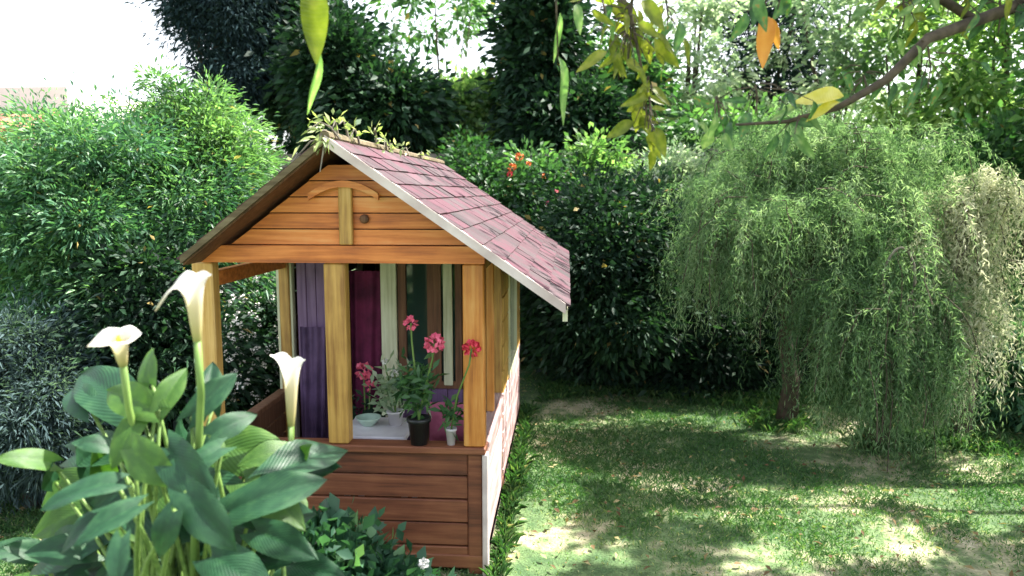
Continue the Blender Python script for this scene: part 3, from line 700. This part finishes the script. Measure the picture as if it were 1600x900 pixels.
# ------------------------------------------------------------------ low plants at the foot of the playhouse
def lowplant(label, x, y, rad, mat, nc, per, leaf, sp=.06, flowers=(), tint=(.5, .2), name='leafy_plant', cat='plant', group=None):
    root = empty(name, (x, y, 0)); tag(root, label, cat, group)
    P, K, cl, off = clumps((0, 0, rad[2]*.75), rad, nc, per, sp, .2); keep = P[:, 2] > .015; n_ = len(P)
    D = unit(P-np.array([0, 0, -.1]))+rng.normal(size=P.shape)*.55
    L_ = leaf[0]*(.6+.8*rng.random(n_)); t = tint[0]+tint[1]*rng.normal(size=n_)*.6+(tint[1]*rng.normal(size=nc))[cl]
    leaves('foliage', P[keep], D[keep], L_[keep], (L_*leaf[1]/leaf[0])[keep], LM[mat], t[keep], root)
    for q in K[:6]:
        m_ = MB(); m_.tube([(0, 0, -.02), Vector(q)*.5+Vector((0, 0, .02)), Vector(q)], [.008, .006, .003], 6); m_.build('stem', M['stem'], root, True)
    for (dx, dy, z, r, mt) in flowers: blossom(root, (dx, dy, z), r, mt)
    return root
for i, (px, py, Y_, r, lab) in enumerate([
    (530, 890, 2.7, (.24, .16, .27), 'dark green leafy plant against the front boards of the playhouse'),
    (615, 905, 2.75, (.11, .1, .13), 'low green plant left of the right corner post of the playhouse'),
    (450, 850, 2.6, (.26, .18, .30), 'leafy plant between the calla lilies and the playhouse front')]):
    p = at(px, py, Y_); lowplant(lab, p.x, p.y, r, 'bush', 34, 75, (.075, .036), .05, tint=(.3, .25))
p = at(690, 900, 2.6); lowplant('bright green small plant with one white flower at the playhouse corner', p.x, p.y, (.09, .08, .12), 'light', 16, 30, (.06, .026), .03, [(at(662, 880, 2.55).x-p.x, -.05, at(662, 880, 2.55).z, .022, 'white_petal')])

# ------------------------------------------------------------------ bushes on the left
def shrub(px, py_top, py_c, Y_, rx_px, mat, label, cat='bush', name='bush', leaf=(.06, .022), nc=90, per=260, sp=.12, ry=None, tint=(.5, .22), shell=.55, group=None, cut=None, **kw):
    c = at(px, py_c, Y_); rx = rx_px*Y_/F; rz = (at(px, py_top, Y_).z-c.z)
    return tree(name, label, cat, (c.x, Y_), (c.x, Y_, c.z), (rx, ry or rx*.8, rz), LM[mat], nc, per, sp, leaf, .04, group=group, tint=tint, shell=shell, crown='foliage', **kw)
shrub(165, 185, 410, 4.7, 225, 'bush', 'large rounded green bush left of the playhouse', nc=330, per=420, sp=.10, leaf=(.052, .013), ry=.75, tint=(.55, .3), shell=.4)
shrub(305, 122, 300, 5.1, 112, 'bushlit', 'taller yellow green bush with sunlight in its leaf colour behind the left roof edge', nc=230, per=260, sp=.085, leaf=(.052, .013), tint=(.5, .25), shell=.4)
shrub(35, 480, 630, 3.75, 125, 'lav', 'grey blue lavender like bush at the left edge', nc=150, per=260, sp=.07, leaf=(.05, .009), ry=.4)
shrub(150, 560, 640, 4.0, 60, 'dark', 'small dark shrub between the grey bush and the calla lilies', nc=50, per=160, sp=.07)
shrub(250, 330, 560, 4.2, 120, 'dark', 'dark leaved shrub painting in the shade beside the left wall of the playhouse', nc=90, per=200, sp=.1)  # dark leaves stand in for shade on the big bush's lower half
shrub(380, 400, 560, 5.6, 110, 'dark', 'shrub with white specks seen through the left porch opening', nc=110, per=180, sp=.1)
# ------------------------------------------------------------------ neighbouring house, far left
nh = empty('neighbour_house', (at(-100, 300, 15).x, 15, 0)); tag(nh, 'pale pink rendered house with a terracotta tiled lean-to beyond the bush', 'house')
a = at(-400, 140, 15); b_ = at(105, 140, 15); ox = nh.location.x
m_ = MB(); m_.box((a.x-ox, 0, 0), (b_.x-ox, 5, a.z)); m_.build('wall', M['wall'], nh)
e0 = at(0, 205, 14.2).z; e1 = at(0, 182, 15).z
m_ = MB(); m_.prism_y([(0, 0), (1, 0), (1, .01), (0, .01)], 0, .01)
ts = MB(); ts.tube([(0, 0, 0), (0, -.42, -.16)], [.11, .13], 8); tme = mesh('tile', ts.V, ts.F, M['tile'])
for r in range(3):
    for k in range(30):
        xx = b_.x-ox-.2-k*.24
        if xx < a.x-ox: break
        link('tile', tme, nh, (xx, -.02-r*.36, e1-r*(e1-e0)/2.6))
m_ = MB(); V = [(a.x-ox, 0, e1-.06), (b_.x-ox, 0, e1-.06), (b_.x-ox, -1.1, e0-.12), (a.x-ox, -1.1, e0-.12)]; V += [(x, y, z-.08) for x, y, z in V]
m_.add(V, [(3, 2, 1, 0)[::-1], (4, 5, 6, 7)[::-1], (0, 4, 5, 1), (1, 5, 6, 2), (2, 6, 7, 3), (3, 7, 4, 0)]); m_.build('lean_to_roof', M['tile'], nh)
m_ = MB(); m_.box((a.x-ox, -1.0, 0), (b_.x-ox-.1, -.001, e0-.2)); m_.build('lean_to_wall', M['wall'], nh)

# ------------------------------------------------------------------ fence behind
fx0, fx1, fy, ft = -3.6, 8.4, 8.3, at(900, 238, 8.3).z
fen = empty('board_fence', (0, fy, 0)); tag(fen, 'old grey horizontal board fence behind the shrubs and playhouse', 'fence')
nS = 7; wS = (fx1-fx0)/nS; rows = 13; bh = (ft-.05)/rows
bm = MB(); bm.box((.01, 0, .006), (wS-.01, .022, bh-.008)); bme = mesh('board', bm.V, bm.F, M['fence'])
for s in range(nS):
    for r in range(rows): link('board', bme, fen, (fx0+s*wS, random.uniform(-.004, .004), .05+r*bh), (0, random.uniform(-.004, .004), 0))
for s in range(nS+1):
    m_ = MB(); m_.box((-.045, .03, 0), (.045, .12, ft+.04)); m_.build('post', M['fence'], fen, loc=(fx0+s*wS, 0, 0))

# ------------------------------------------------------------------ background trees
def btree(px, py, rxp, ryp, Y_, mat, label, group='trees beyond the garden fence', **kw):
    c = at(px, py, Y_); s = Y_/F
    d = dict(nclump=60, per=120, spread=.15, leaf=(.11, .05), trunk_r=.09)
    d.update(kw)
    return tree('tree', label, 'tree', (c.x+random.uniform(-.2, .2), Y_), (c.x, Y_, c.z), (rxp*s, max(rxp*s*.8, .4), ryp*s), LM[mat], group=group, **d)
btree(345, -130, 78, 310, 9.2, 'cyp', 'tall narrow blue black cypress behind the left bush', nclump=330, per=300, spread=.13, leaf=(.07, .018), tint=(.45, .25), shell=.75)
btree(470, 90, 75, 150, 9.8, 'dark', 'dark green tree right of the cypress', nclump=110)
btree(525, 130, 55, 110, 8.9, 'dark', 'dark tree directly behind the playhouse ridge', nclump=90)
btree(612, 178, 62, 58, 8.8, 'dark', 'dark round tree below the white sky gap', nclump=90)
btree(680, 15, 95, 75, 10.4, 'mid', 'thin crowned tree whose sprays break up the white sky gap', nclump=17, per=90, spread=.12, trunk_r=.03, limbs=9)
btree(722, 180, 62, 50, 9.6, 'light', 'sunlit yellow green tree right of the sky gap', nclump=70, tint=(.5, .3))
btree(845, 90, 45, 170, 9.2, 'dark', 'tall dark tree right of the sky gap', nclump=130)
btree(960, 160, 80, 110, 9.8, 'mid', 'mid green tree behind the hanging yellow green leaves', nclump=55, tint=(.4, .3))
btree(890, 200, 90, 60, 8.9, 'dark', 'low dark tree just above the fence', nclump=70)
btree(1080, 110, 85, 130, 10.5, 'pale', 'pale silvery tree right of the hanging leaves', nclump=34, tint=(.6, .3))
btree(1200, 90, 80, 150, 11.2, 'cyp', 'dark teal conifer behind the orange leaf', nclump=110, leaf=(.09, .03))
btree(1310, 80, 110, 150, 10.2, 'pale', 'pale green tree behind the dark branch', nclump=38, tint=(.55, .3))
btree(1440, 120, 110, 150, 9.6, 'light', 'bright green tree right of the dark branch', nclump=32, tint=(.55, .3))
btree(1570, 90, 100, 130, 9.0, 'light', 'light green tree at the upper right edge', nclump=32, tint=(.6, .3))
btree(1560, 320, 110, 120, 7.6, 'mid', 'dense green tree at the right edge above the lawn', nclump=110, tint=(.4, .25))
btree(1130, 230, 90, 70, 8.9, 'mid', 'green tree just above the fence behind the weeping tree', nclump=36, tint=(.6, .3))
btree(60, 480, 120, 190, 8.0, 'dark', 'dark tree in the shade behind the left bush', nclump=120)
btree(-180, 350, 130, 170, 7.0, 'mid', 'green tree beyond the left edge', nclump=90)
btree(1760, 250, 140, 280, 7.5, 'mid', 'green tree beyond the right edge', nclump=120)

# shrubs in front of the fence
s1 = shrub(815, 250, 400, 7.5, 120, 'mid', 'flowering shrub with orange and red blooms behind the roof', nc=120, per=190, sp=.12, leaf=(.08, .035), ry=.5, tint=(.35, .25))
for px, py, r, mt in ((800, 262, .05, 'orange_petal'), (812, 245, .045, 'orange_petal'), (797, 272, .035, 'red_petal'), (826, 256, .03, 'orange_petal'), (870, 300, .03, 'pink_petal'), (885, 312, .03, 'white_petal'), (856, 318, .025, 'pink_petal'), (850, 275, .03, 'orange_petal'), (905, 305, .03, 'pink_petal')):
    v = at(px, py, 6.98); blossom(s1, (v.x-s1.location.x, v.y-s1.location.y, v.z), r, mt, n_=24)
s2 = shrub(950, 275, 440, 6.8, 140, 'dark', 'very dark evergreen shrub right of the playhouse', nc=260, per=220, sp=.12, leaf=(.07, .03), ry=.8, shell=.35)
for k in range(46):
    px = random.choice([random.gauss(1040, 16), random.uniform(880, 1060)]); py = random.gauss(372, 26)
    v = at(px, py, 6.5+.25*random.random()); blossom(s2, (v.x-s2.location.x, v.y-s2.location.y, v.z), random.uniform(.012, .028), 'white_petal', n_=10)
shrub(740, 215, 330, 7.9, 70, 'mid', 'leafy plant climbing over the fence left of the orange blooms', nc=60, per=120, sp=.1, leaf=(.08, .035), ry=.25, tint=(.3, .3))
shrub(930, 225, 320, 7.9, 60, 'light', 'light green plant growing against the fence right of the orange blooms', nc=44, per=110, sp=.1, leaf=(.08, .035), ry=.25, tint=(.3, .3))
shrub(1050, 215, 330, 7.9, 80, 'pale', 'silvery plant against the fence above the weeping tree', nc=70, per=110, sp=.1, leaf=(.07, .03), ry=.25, tint=(.5, .3))
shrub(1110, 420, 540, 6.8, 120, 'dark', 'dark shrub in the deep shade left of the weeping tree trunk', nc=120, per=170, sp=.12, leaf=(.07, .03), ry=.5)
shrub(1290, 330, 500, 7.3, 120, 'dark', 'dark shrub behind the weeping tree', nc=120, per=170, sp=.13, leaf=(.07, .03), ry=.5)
shrub(1470, 390, 540, 7.0, 110, 'mid', 'green shrub behind the cream plumed tree', nc=100, per=170, sp=.12, leaf=(.07, .03), ry=.5)
shrub(1590, 480, 580, 5.9, 80, 'bush', 'blue green shrub at the right edge of the lawn', nc=90, per=190, sp=.09, leaf=(.07, .025), ry=.4)

# ------------------------------------------------------------------ weeping trees
def weeping(label, name, base, tops, nstr, mat, leaf, Lr, tint=(.5, .2), per=70, spread=(.3, .3), group=None, trunk=True):
    root = empty(name, (base[0], base[1], 0)); tag(root, label, 'tree', group); B = np.array([base[0], base[1], 0])
    P, D, T = [], [], []
    st = MB()
    for i in range(nstr):
        (tx, ty, tz, dx, w) = tops[rng.integers(len(tops))]
        s_ = np.array([tx+rng.normal()*w, ty+rng.normal()*w*.8, tz+rng.normal()*w*.5])
        az = rng.random()*2*math.pi; out = np.array([math.cos(az), math.sin(az), 0])*spread[0]*(.4+rng.random())+np.array([dx, 0, 0])
        ln = Lr[0]+(Lr[1]-Lr[0])*rng.random()
        t = np.linspace(0, 1, per)[:, None]
        path = s_+out*(1-(1-t)**2)*.9+np.array([0, 0, 1])*(.22*spread[0]*np.sin(np.clip(t*2.2, 0, math.pi))-ln*t**1.7)
        path = path+rng.normal(size=path.shape)*.014
        tt = rng.normal()*tint[1]+tint[0]
        ok = path[:, 2] > .03
        P.append(path[ok]); dd = np.gradient(path, axis=0); D.append(unit(dd)[ok]+rng.normal(size=(ok.sum(), 3))*.45+np.array([0, 0, -.4])); T.append(np.full(ok.sum(), tt)+rng.normal(size=ok.sum())*.08)
        if i % 8 == 0:
            q = path[::14]-B; st.tube([tuple(v) for v in q], [.0035]*len(q), 4, False)
    P = np.concatenate(P)-B; D = np.concatenate(D); T = np.concatenate(T); n_ = len(P)
    L_ = leaf[0]*(.6+.8*rng.random(n_)); leaves('crown', P, D, L_, leaf[1], LM[mat], T, root, .1)
    st.build('twigs', M['bark'], root)
    if trunk:
        tp = Vector((np.mean([t[0] for t in tops])-base[0], np.mean([t[1] for t in tops])-base[1], max(t[2] for t in tops)-.1))
        m_ = MB(); m_.tube([(0, 0, -.05), (.03, 0, .3), (-.03, .02, .65), tuple(Vector((.02, 0, .95))), tuple(tp*.85+Vector((0, 0, .1)))], [.085, .06, .05, .042, .02], 10); m_.build('trunk', M['bark'], root, True)
        for t in tops:
            e = Vector(t[:3])-Vector(B); m_ = MB(); s_ = Vector((0, 0, random.uniform(.7, 1.0))); m_.tube([s_, s_.lerp(e, .5)+Vector((0, 0, .08)), e], [.035, .025, .01], 7); m_.build('limb', M['bark'], root, True)
    return root
Yw = 5.6
def tp(px, py, Y_, dx=0, w=.14): v = at(px, py, Y_); return (v.x, v.y, v.z, dx, w)
wb = at(1228, 640, Yw)
weeping('large soft weeping green tree standing on the right of the lawn', 'weeping_tree', (wb.x, Yw),
    [tp(1190, 300, 5.5, -.12), tp(1230, 255, 5.6, 0, .18), tp(1310, 245, 5.6, .05, .18), tp(1370, 290, 5.4, .1), tp(1150, 370, 5.4, -.12, .1), tp(1200, 330, 5.2, -.05), tp(1330, 330, 5.2, .05, .16), tp(1210, 240, 5.7, -.05, .16), tp(1280, 215, 5.7, 0, .2), tp(1380, 240, 5.6, .05, .2), tp(1150, 300, 5.6, -.1, .12)],
    1900, 'weep', (.042, .0055), (.2, .75), tint=(.5, .24), per=80, spread=(.30, .28))
wb2 = at(1375, 690, 5.1)
weeping('low weeping green tree trailing to the grass right of the dark trunk', 'weeping_tree', (wb2.x, 5.15),
    [tp(1370, 400, 5.1, .0, .14), tp(1320, 440, 5.0, -.05, .12), tp(1430, 450, 5.1, .05, .12), tp(1360, 500, 4.95, 0, .15), tp(1420, 540, 4.95, 0, .12)], 900, 'weep', (.042, .006), (.35, .95), tint=(.4, .22), per=80, spread=(.24, .2))
wb3 = at(1500, 640, 5.35)
weeping('cream plumed weeping tree at the right of the lawn', 'weeping_tree', (wb3.x, 5.35),
    [tp(1500, 320, 5.3, 0, .14), tp(1545, 290, 5.3, .05, .1), tp(1450, 380, 5.2, -.05, .1), tp(1530, 420, 5.2, .02, .12), tp(1480, 480, 5.1, .02, .14), tp(1430, 330, 5.3, 0, .12)], 470, 'cream', (.042, .008), (.2, .85), tint=(.74, .32), per=70, spread=(.2, .18))
# pale vine loop
vb = at(1405, 430, 4.85); vn = empty('hanging_vine', (vb.x, vb.y, vb.z)); tag(vn, 'pale looped vine hanging in front of the weeping tree', 'vine')
pts = []
for i in range(15):
    a = math.pi*1.35-i*math.pi*1.7/14; pts.append(Vector((math.cos(a)*.095+.0, .02*math.sin(a*2), math.sin(a)*.17)))
e = [Vector((.1, 0, -.15)), Vector((.10, .01, -.4)), Vector((.09, 0, -.62))]
m_ = MB(); m_.tube(pts+e, .009, 6); m_.build('stem', M['bark_pale'], vn, True)
PP = np.array([list(Vector(pts[-1]).lerp(e[-1], random.random())) for _ in range(120)])+rng.normal(size=(120, 3))*.022
leaves('foliage', PP, rng.normal(size=(120, 3)), .05, .022, LM['cream'], .7+.2*rng.normal(size=120), vn)

# ------------------------------------------------------------------ shade tree right of the picture: its branch reaches into view
def big_leaf_mesh(nm, mat):
    V = []; Fc = []; nu = 9
    for i in range(nu):
        t = i/(nu-1); w = .5*math.sin(math.pi*min(1, t**.8*.97+.015))**.9*.34
        z = -.35*t*t+.05*math.sin(t*7)
        V += [(t, -w, z+w*.35), (t, -w*.5, z+w*.12), (t, 0, z), (t, w*.5, z+w*.12), (t, w, z+w*.35)]
    for i in range(nu-1):
        for j in range(4): Fc.append((i*5+j, (i+1)*5+j, (i+1)*5+j+1, i*5+j+1))
    me = mesh(nm, V, Fc, LM[mat], True); a = me.attributes.new('tint', 'FLOAT', 'POINT')
    a.data.foreach_set('value', np.array([.4+.25*random.random()+(.2 if k % 5 == 2 else 0) for k in range(len(V))], np.float32)); return me
for k in ('yellow', 'yellower', 'orange', 'mid', 'light'):
    LM['near_'+k] = m = LM[k].copy(); m.name = 'near_'+k; nt = m.node_tree; L = nt.links; b = nt.nodes['Principled BSDF']
    tc = nt.nodes.new('ShaderNodeTexCoord'); n = nt.nodes.new('ShaderNodeTexNoise'); n.inputs['Scale'].default_value = 5; n.inputs['Detail'].default_value = 6; L.new(tc.outputs['Object'], n.inputs[0])
    oi = nt.nodes.new('ShaderNodeObjectInfo'); tin = [x for x in nt.nodes if x.type == 'ATTRIBUTE'][0]; crn = [x for x in nt.nodes if x.type == 'VALTORGB'][0]
    a1 = nt.nodes.new('ShaderNodeMath'); a1.operation = 'MULTIPLY_ADD'; a1.inputs[1].default_value = 1.3; L.new(n.outputs['Fac'], a1.inputs[0]); L.new(tin.outputs['Fac'], a1.inputs[2])
    a2 = nt.nodes.new('ShaderNodeMath'); a2.operation = 'MULTIPLY_ADD'; a2.inputs[1].default_value = .5; L.new(oi.outputs['Random'], a2.inputs[0]); L.new(a1.outputs[0], a2.inputs[2])
    a3 = nt.nodes.new('ShaderNodeMath'); a3.operation = 'ADD'; a3.inputs[1].default_value = -.92; L.new(a2.outputs[0], a3.inputs[0]); L.new(a3.outputs[0], crn.inputs[0])
    wv = nt.nodes.new('ShaderNodeTexWave'); wv.inputs['Scale'].default_value = 7; wv.inputs['Distortion'].default_value = 3; L.new(tc.outputs['Object'], wv.inputs[0])
    bp = nt.nodes.new('ShaderNodeBump'); bp.inputs['Strength'].default_value = .14; bp.inputs['Distance'].default_value = .008; L.new(wv.outputs['Fac'], bp.inputs['Height']); L.new(bp.outputs[0], b.inputs['Normal'])
BL = {k: big_leaf_mesh('leaf', 'near_'+k) for k in ('yellow', 'yellower', 'orange', 'mid', 'light')}
TB = Vector((4.9, 5.4, 0))
sh = empty('shade_tree', TB); tag(sh, 'spreading garden tree with dark branch and yellow green leaves hanging into the top of view', 'tree')
m_ = MB(); m_.tube([(0, 0, -.1), (-.05, 0, 1), (.05, -.05, 2), (-.1, -.1, 3.2), (0, 0, 4.6)], [.2, .16, .14, .11, .04], 12); m_.build('trunk', M['bark'], sh, True)
def limb(pts, rad): m_ = MB(); m_.tube([Vector(p)-TB for p in pts], rad, 8); return m_.build('branch', M['bark'], sh, True)
Yb = 2.7
limb([TB+Vector((0, 0, 2.0)), Vector((3.6, 4.3, 2.75)), Vector((2.5, 3.2, 2.55)), at(1600, 5, 2.9), at(1450, 60, Yb), at(1385, 125, Yb), at(1310, 168, Yb), at(1230, 190, Yb), at(1150, 195, 2.65)],
     [.08, .05, .032, .022, .018, .015, .011, .007, .004])
limb([at(1520, 30, 2.8), at(1380, -60, 2.75), at(1200, -30, 2.7), at(1195, 20, 2.7)], [.016, .012, .008, .003])
limb([at(1380, -60, 2.75), at(1150, -120, 2.6), at(1000, -70, 2.5), at(985, 20, 2.5), at(1005, 120, 2.5), at(1012, 190, 2.5)], [.013, .010, .008, .006, .004, .002])
limb([at(1150, -120, 2.6), at(900, -160, 2.4), at(700, -150, 2.2), at(500, -60, 2.1), at(490, 10, 2.1)], [.010, .009, .008, .005, .003])
limb([at(900, -160, 2.4), at(868, -30, 2.4), at(872, 95, 2.4)], [.006, .004, .002])
def big(px, py, Y_, ex, ey, dY, kind, wsc=1.0, up=(0, -.8, .5)):
    B = at(px, py, Y_); tip = at(ex, ey, Y_+dY); d = tip-B; L_ = d.length; d.normalize(); s = Vector(up).cross(d).normalized(); n_ = d.cross(s)
    o = link('leaf', BL[kind], sh); o.matrix_local = Matrix.Translation(B-TB) @ Matrix((d, s, n_)).transposed().to_4x4() @ Matrix.Diagonal((L_, L_*wsc, L_, 1))
big(488, -30, 2.1, 496, 84, -.05, 'yellow', 1.05, (.35, -.9, .1));  big(478, -30, 2.1, 505, 40, .0, 'yellow', .9)
big(500, 80, 2.14, 487, 190, .06, 'light', .35, (.5, -.8, .1)); 
big(872, 88, 2.4, 896, 186, -.03, 'light', .45, (.5, -.8, .1)); big(875, 20, 2.4, 870, 95, 0, 'light', .4, (.2, -.8, .1))
for (cx, cy, sx, sy, n_, kinds, Ly) in ((982, 65, 26, 34, 40, ('yellow',), 2.5), (1012, 180, 13, 36, 24, ('yellow',), 2.5), (1040, 40, 22, 25, 6, ('yellow', 'mid'), 2.55), (940, 30, 20, 20, 5, ('mid', 'light'), 2.5),
        (1410, 35, 30, 22, 14, ('yellow', 'light'), 2.72), (1480, 15, 50, 20, 18, ('yellow', 'mid'), 2.8), (1560, 30, 40, 30, 14, ('mid', 'yellow', 'mid'), 2.85), (1350, 150, 30, 14, 7, ('light', 'mid'), 2.7), (1120, 190, 30, 20, 8, ('mid', 'light'), 2.65),
        (1180, 170, 40, 18, 8, ('mid',), 2.68), (1450, 120, 26, 26, 7, ('light', 'mid'), 2.7), (1250, 215, 26, 16, 6, ('light', 'mid'), 2.7), (1215, 12, 26, 14, 6, ('mid',), 2.7)):
    tw = MB(); tw.tube([at(cx, cy-14-sy*1.3, Ly)-TB, at(cx+4, cy-14, Ly)-TB, at(cx, cy-14+sy*1.2, Ly)-TB], [.004, .003, .002], 6)
    for i in range(n_):
        px, py = random.gauss(cx, sx), random.gauss(cy-14, sy); a = random.gauss(-math.pi/2, .75); l_ = random.uniform(22, 50)
        dY_ = random.uniform(-.1, .1); e_ = at(px, py, Ly+dY_); c_ = at(cx+(px-cx)*.15, cy-14+(py-cy)*.55-12, Ly)
        tw.tube([p-TB for p in (c_, c_.lerp(e_, .5)+Vector((0, 0, .012)), e_)], [.0028, .002, .0012], 5)
        big(px, py, Ly+dY_, px+math.cos(a)*l_, py-math.sin(a)*l_, random.uniform(-.06, .06), random.choice(kinds), random.uniform(.8, 1.25), (random.gauss(0, .5), -.8, random.gauss(.3, .4)))
    tw.build('twig', M['bark'], sh)
tw = MB(); tw.tube([at(490, 5, 2.1)-TB, at(492, 50, 2.12)-TB, at(500, 85, 2.14)-TB], [.003, .002, .001], 5); tw.build('twig', M['bark'], sh)
big(1192, 22, 2.66, 1203, 98, -.03, 'orange', 1.15, (.2, -.9, .2)); big(1206, 28, 2.67, 1218, 80, .02, 'orange', .8, (-.3, -.9, .2))
big(1318, 150, 2.66, 1248, 146, -.02, 'yellower', 1.2, (0, -.8, .5)); big(1312, 160, 2.66, 1262, 175, -.03, 'yellower', 1.0, (0, -.6, .8)); big(1250, 165, 2.68, 1205, 180, 0, 'light', .9)
# unseen crown above the lawn, its gaps cut to shape the sun flecks
def ground(px, py): d = (at(px, py, 5)-EYE); return EYE+d*(-EYE.z/d.z)
flecks = [(915, 655, 62, 17), (1085, 627, 36, 10), (1290, 825, 170, 56), (1475, 772, 130, 42), (1060, 815, 70, 16), (1130, 735, 28, 10), (1010, 685, 48, 7), (850, 800, 60, 110), (1395, 872, 70, 18),
          (1180, 880, 90, 30), (950, 875, 60, 25), (1580, 830, 60, 18), (1560, 720, 40, 10), (1250, 655, 24, 6), (1370, 715, 24, 8), (880, 705, 30, 8), (60, 745, 60, 12), (825, 650, 22, 60)]
gsp = []
for px, py, rx, ry in flecks:
    g0 = ground(px, py); gx = ground(px+rx, py); gy = ground(px, py-ry); gsp.append((g0.x, g0.y, (gx-g0).length, (gy-g0).length))
n_ = 90000
Cn = 480
KC = np.stack([rng.uniform(1.6, 8.6, Cn), rng.uniform(1.2, 9.4, Cn), rng.uniform(3.1, 5.0, Cn)], 1)
cl = rng.integers(Cn, size=n_)
P = KC[cl]+rng.normal(size=(n_, 3))*np.array([.28, .28, .16])
sd = np.array(sun_dir); G = P-sd*(P[:, 2:3]/sd[2])
keep = np.ones(n_, bool)
wob = .25*np.sin(G[:, 0]*9+G[:, 1]*5)+.25*np.cos(G[:, 1]*11-G[:, 0]*6)
for gx, gy, rx, ry in gsp:
    keep &= (((G[:, 0]-gx)/rx)**2+((G[:, 1]-gy)/ry)**2) > (1.0+wob)
keep &= P[:, 2] > EYE.z+.33+.27*P[:, 1]
keep &= ((P[:, 0]-4.9)/4.0)**2+((P[:, 1]-5.2)/4.4)**2 < 1
# crown thinned on purpose to let sun onto the weeping trees
for tx_, ty_, tz_, rr_ in ((1.75, 5.5, 1.5, .85), (2.95, 5.3, 1.3, .7)):
    k_ = (P-np.array([tx_, ty_, tz_]))@sd; dq = np.linalg.norm(P-np.array([tx_, ty_, tz_])-k_[:, None]*sd, axis=1)
    keep &= ~((dq < rr_) & (rng.random(n_) < .86))
# crown leaves removed so sun reaches the playhouse side wall and roof
t_ = (P[:, 0]-HX1)/sd[0]; hz = P[:, 2]-sd[2]*t_; hy = P[:, 1]-sd[1]*t_
keep &= ~((hz > -.1) & (hz < 2.3) & (hy > 2.6) & (hy < 6.0) & (rng.random(n_) < .93))
P = P[keep]; cl = cl[keep]; n_ = len(P)
L_ = .16*(.6+.7*rng.random(n_))
cr_ = leaves('crown', P-np.array(TB), rng.normal(size=(n_, 3))+np.array([0, 0, -.5]), L_, L_*.42, LM['mid'], .5+.2*rng.normal(size=n_), sh, .3)
for i in range(9):
    q = Vector(KC[random.randrange(Cn)]); 
    if (q-TB).xy.length > 3.9: continue
    limb([TB+Vector((0, 0, random.uniform(2.4, 3.8))), (TB+Vector((0, 0, 3))).lerp(q, .5)+Vector((0, 0, .15)), q], [.032, .02, .008])

# small white specks on the shrubs seen through the left porch opening: each sits on the foliage surface
bpy.context.view_layer.update(); dg = bpy.context.evaluated_depsgraph_get(); hit = 0
for k in range(420):
    q = at(random.uniform(332, 436), random.uniform(428, 640), 4.3)
    ok, loc, nn, fi, ob, mx_ = SC.ray_cast(dg, EYE, (q-EYE).normalized())
    if not ok or ob.name.split('.')[0] != 'foliage' or not ob.parent or not ob.parent.name.startswith('bush') or loc.y < 3.9: continue
    blossom(ob.parent, Vector(loc)-(q-EYE).normalized()*.01-ob.parent.location, random.uniform(.011, .030), 'white_petal', n_=10); hit += 1
    if hit > 110: break
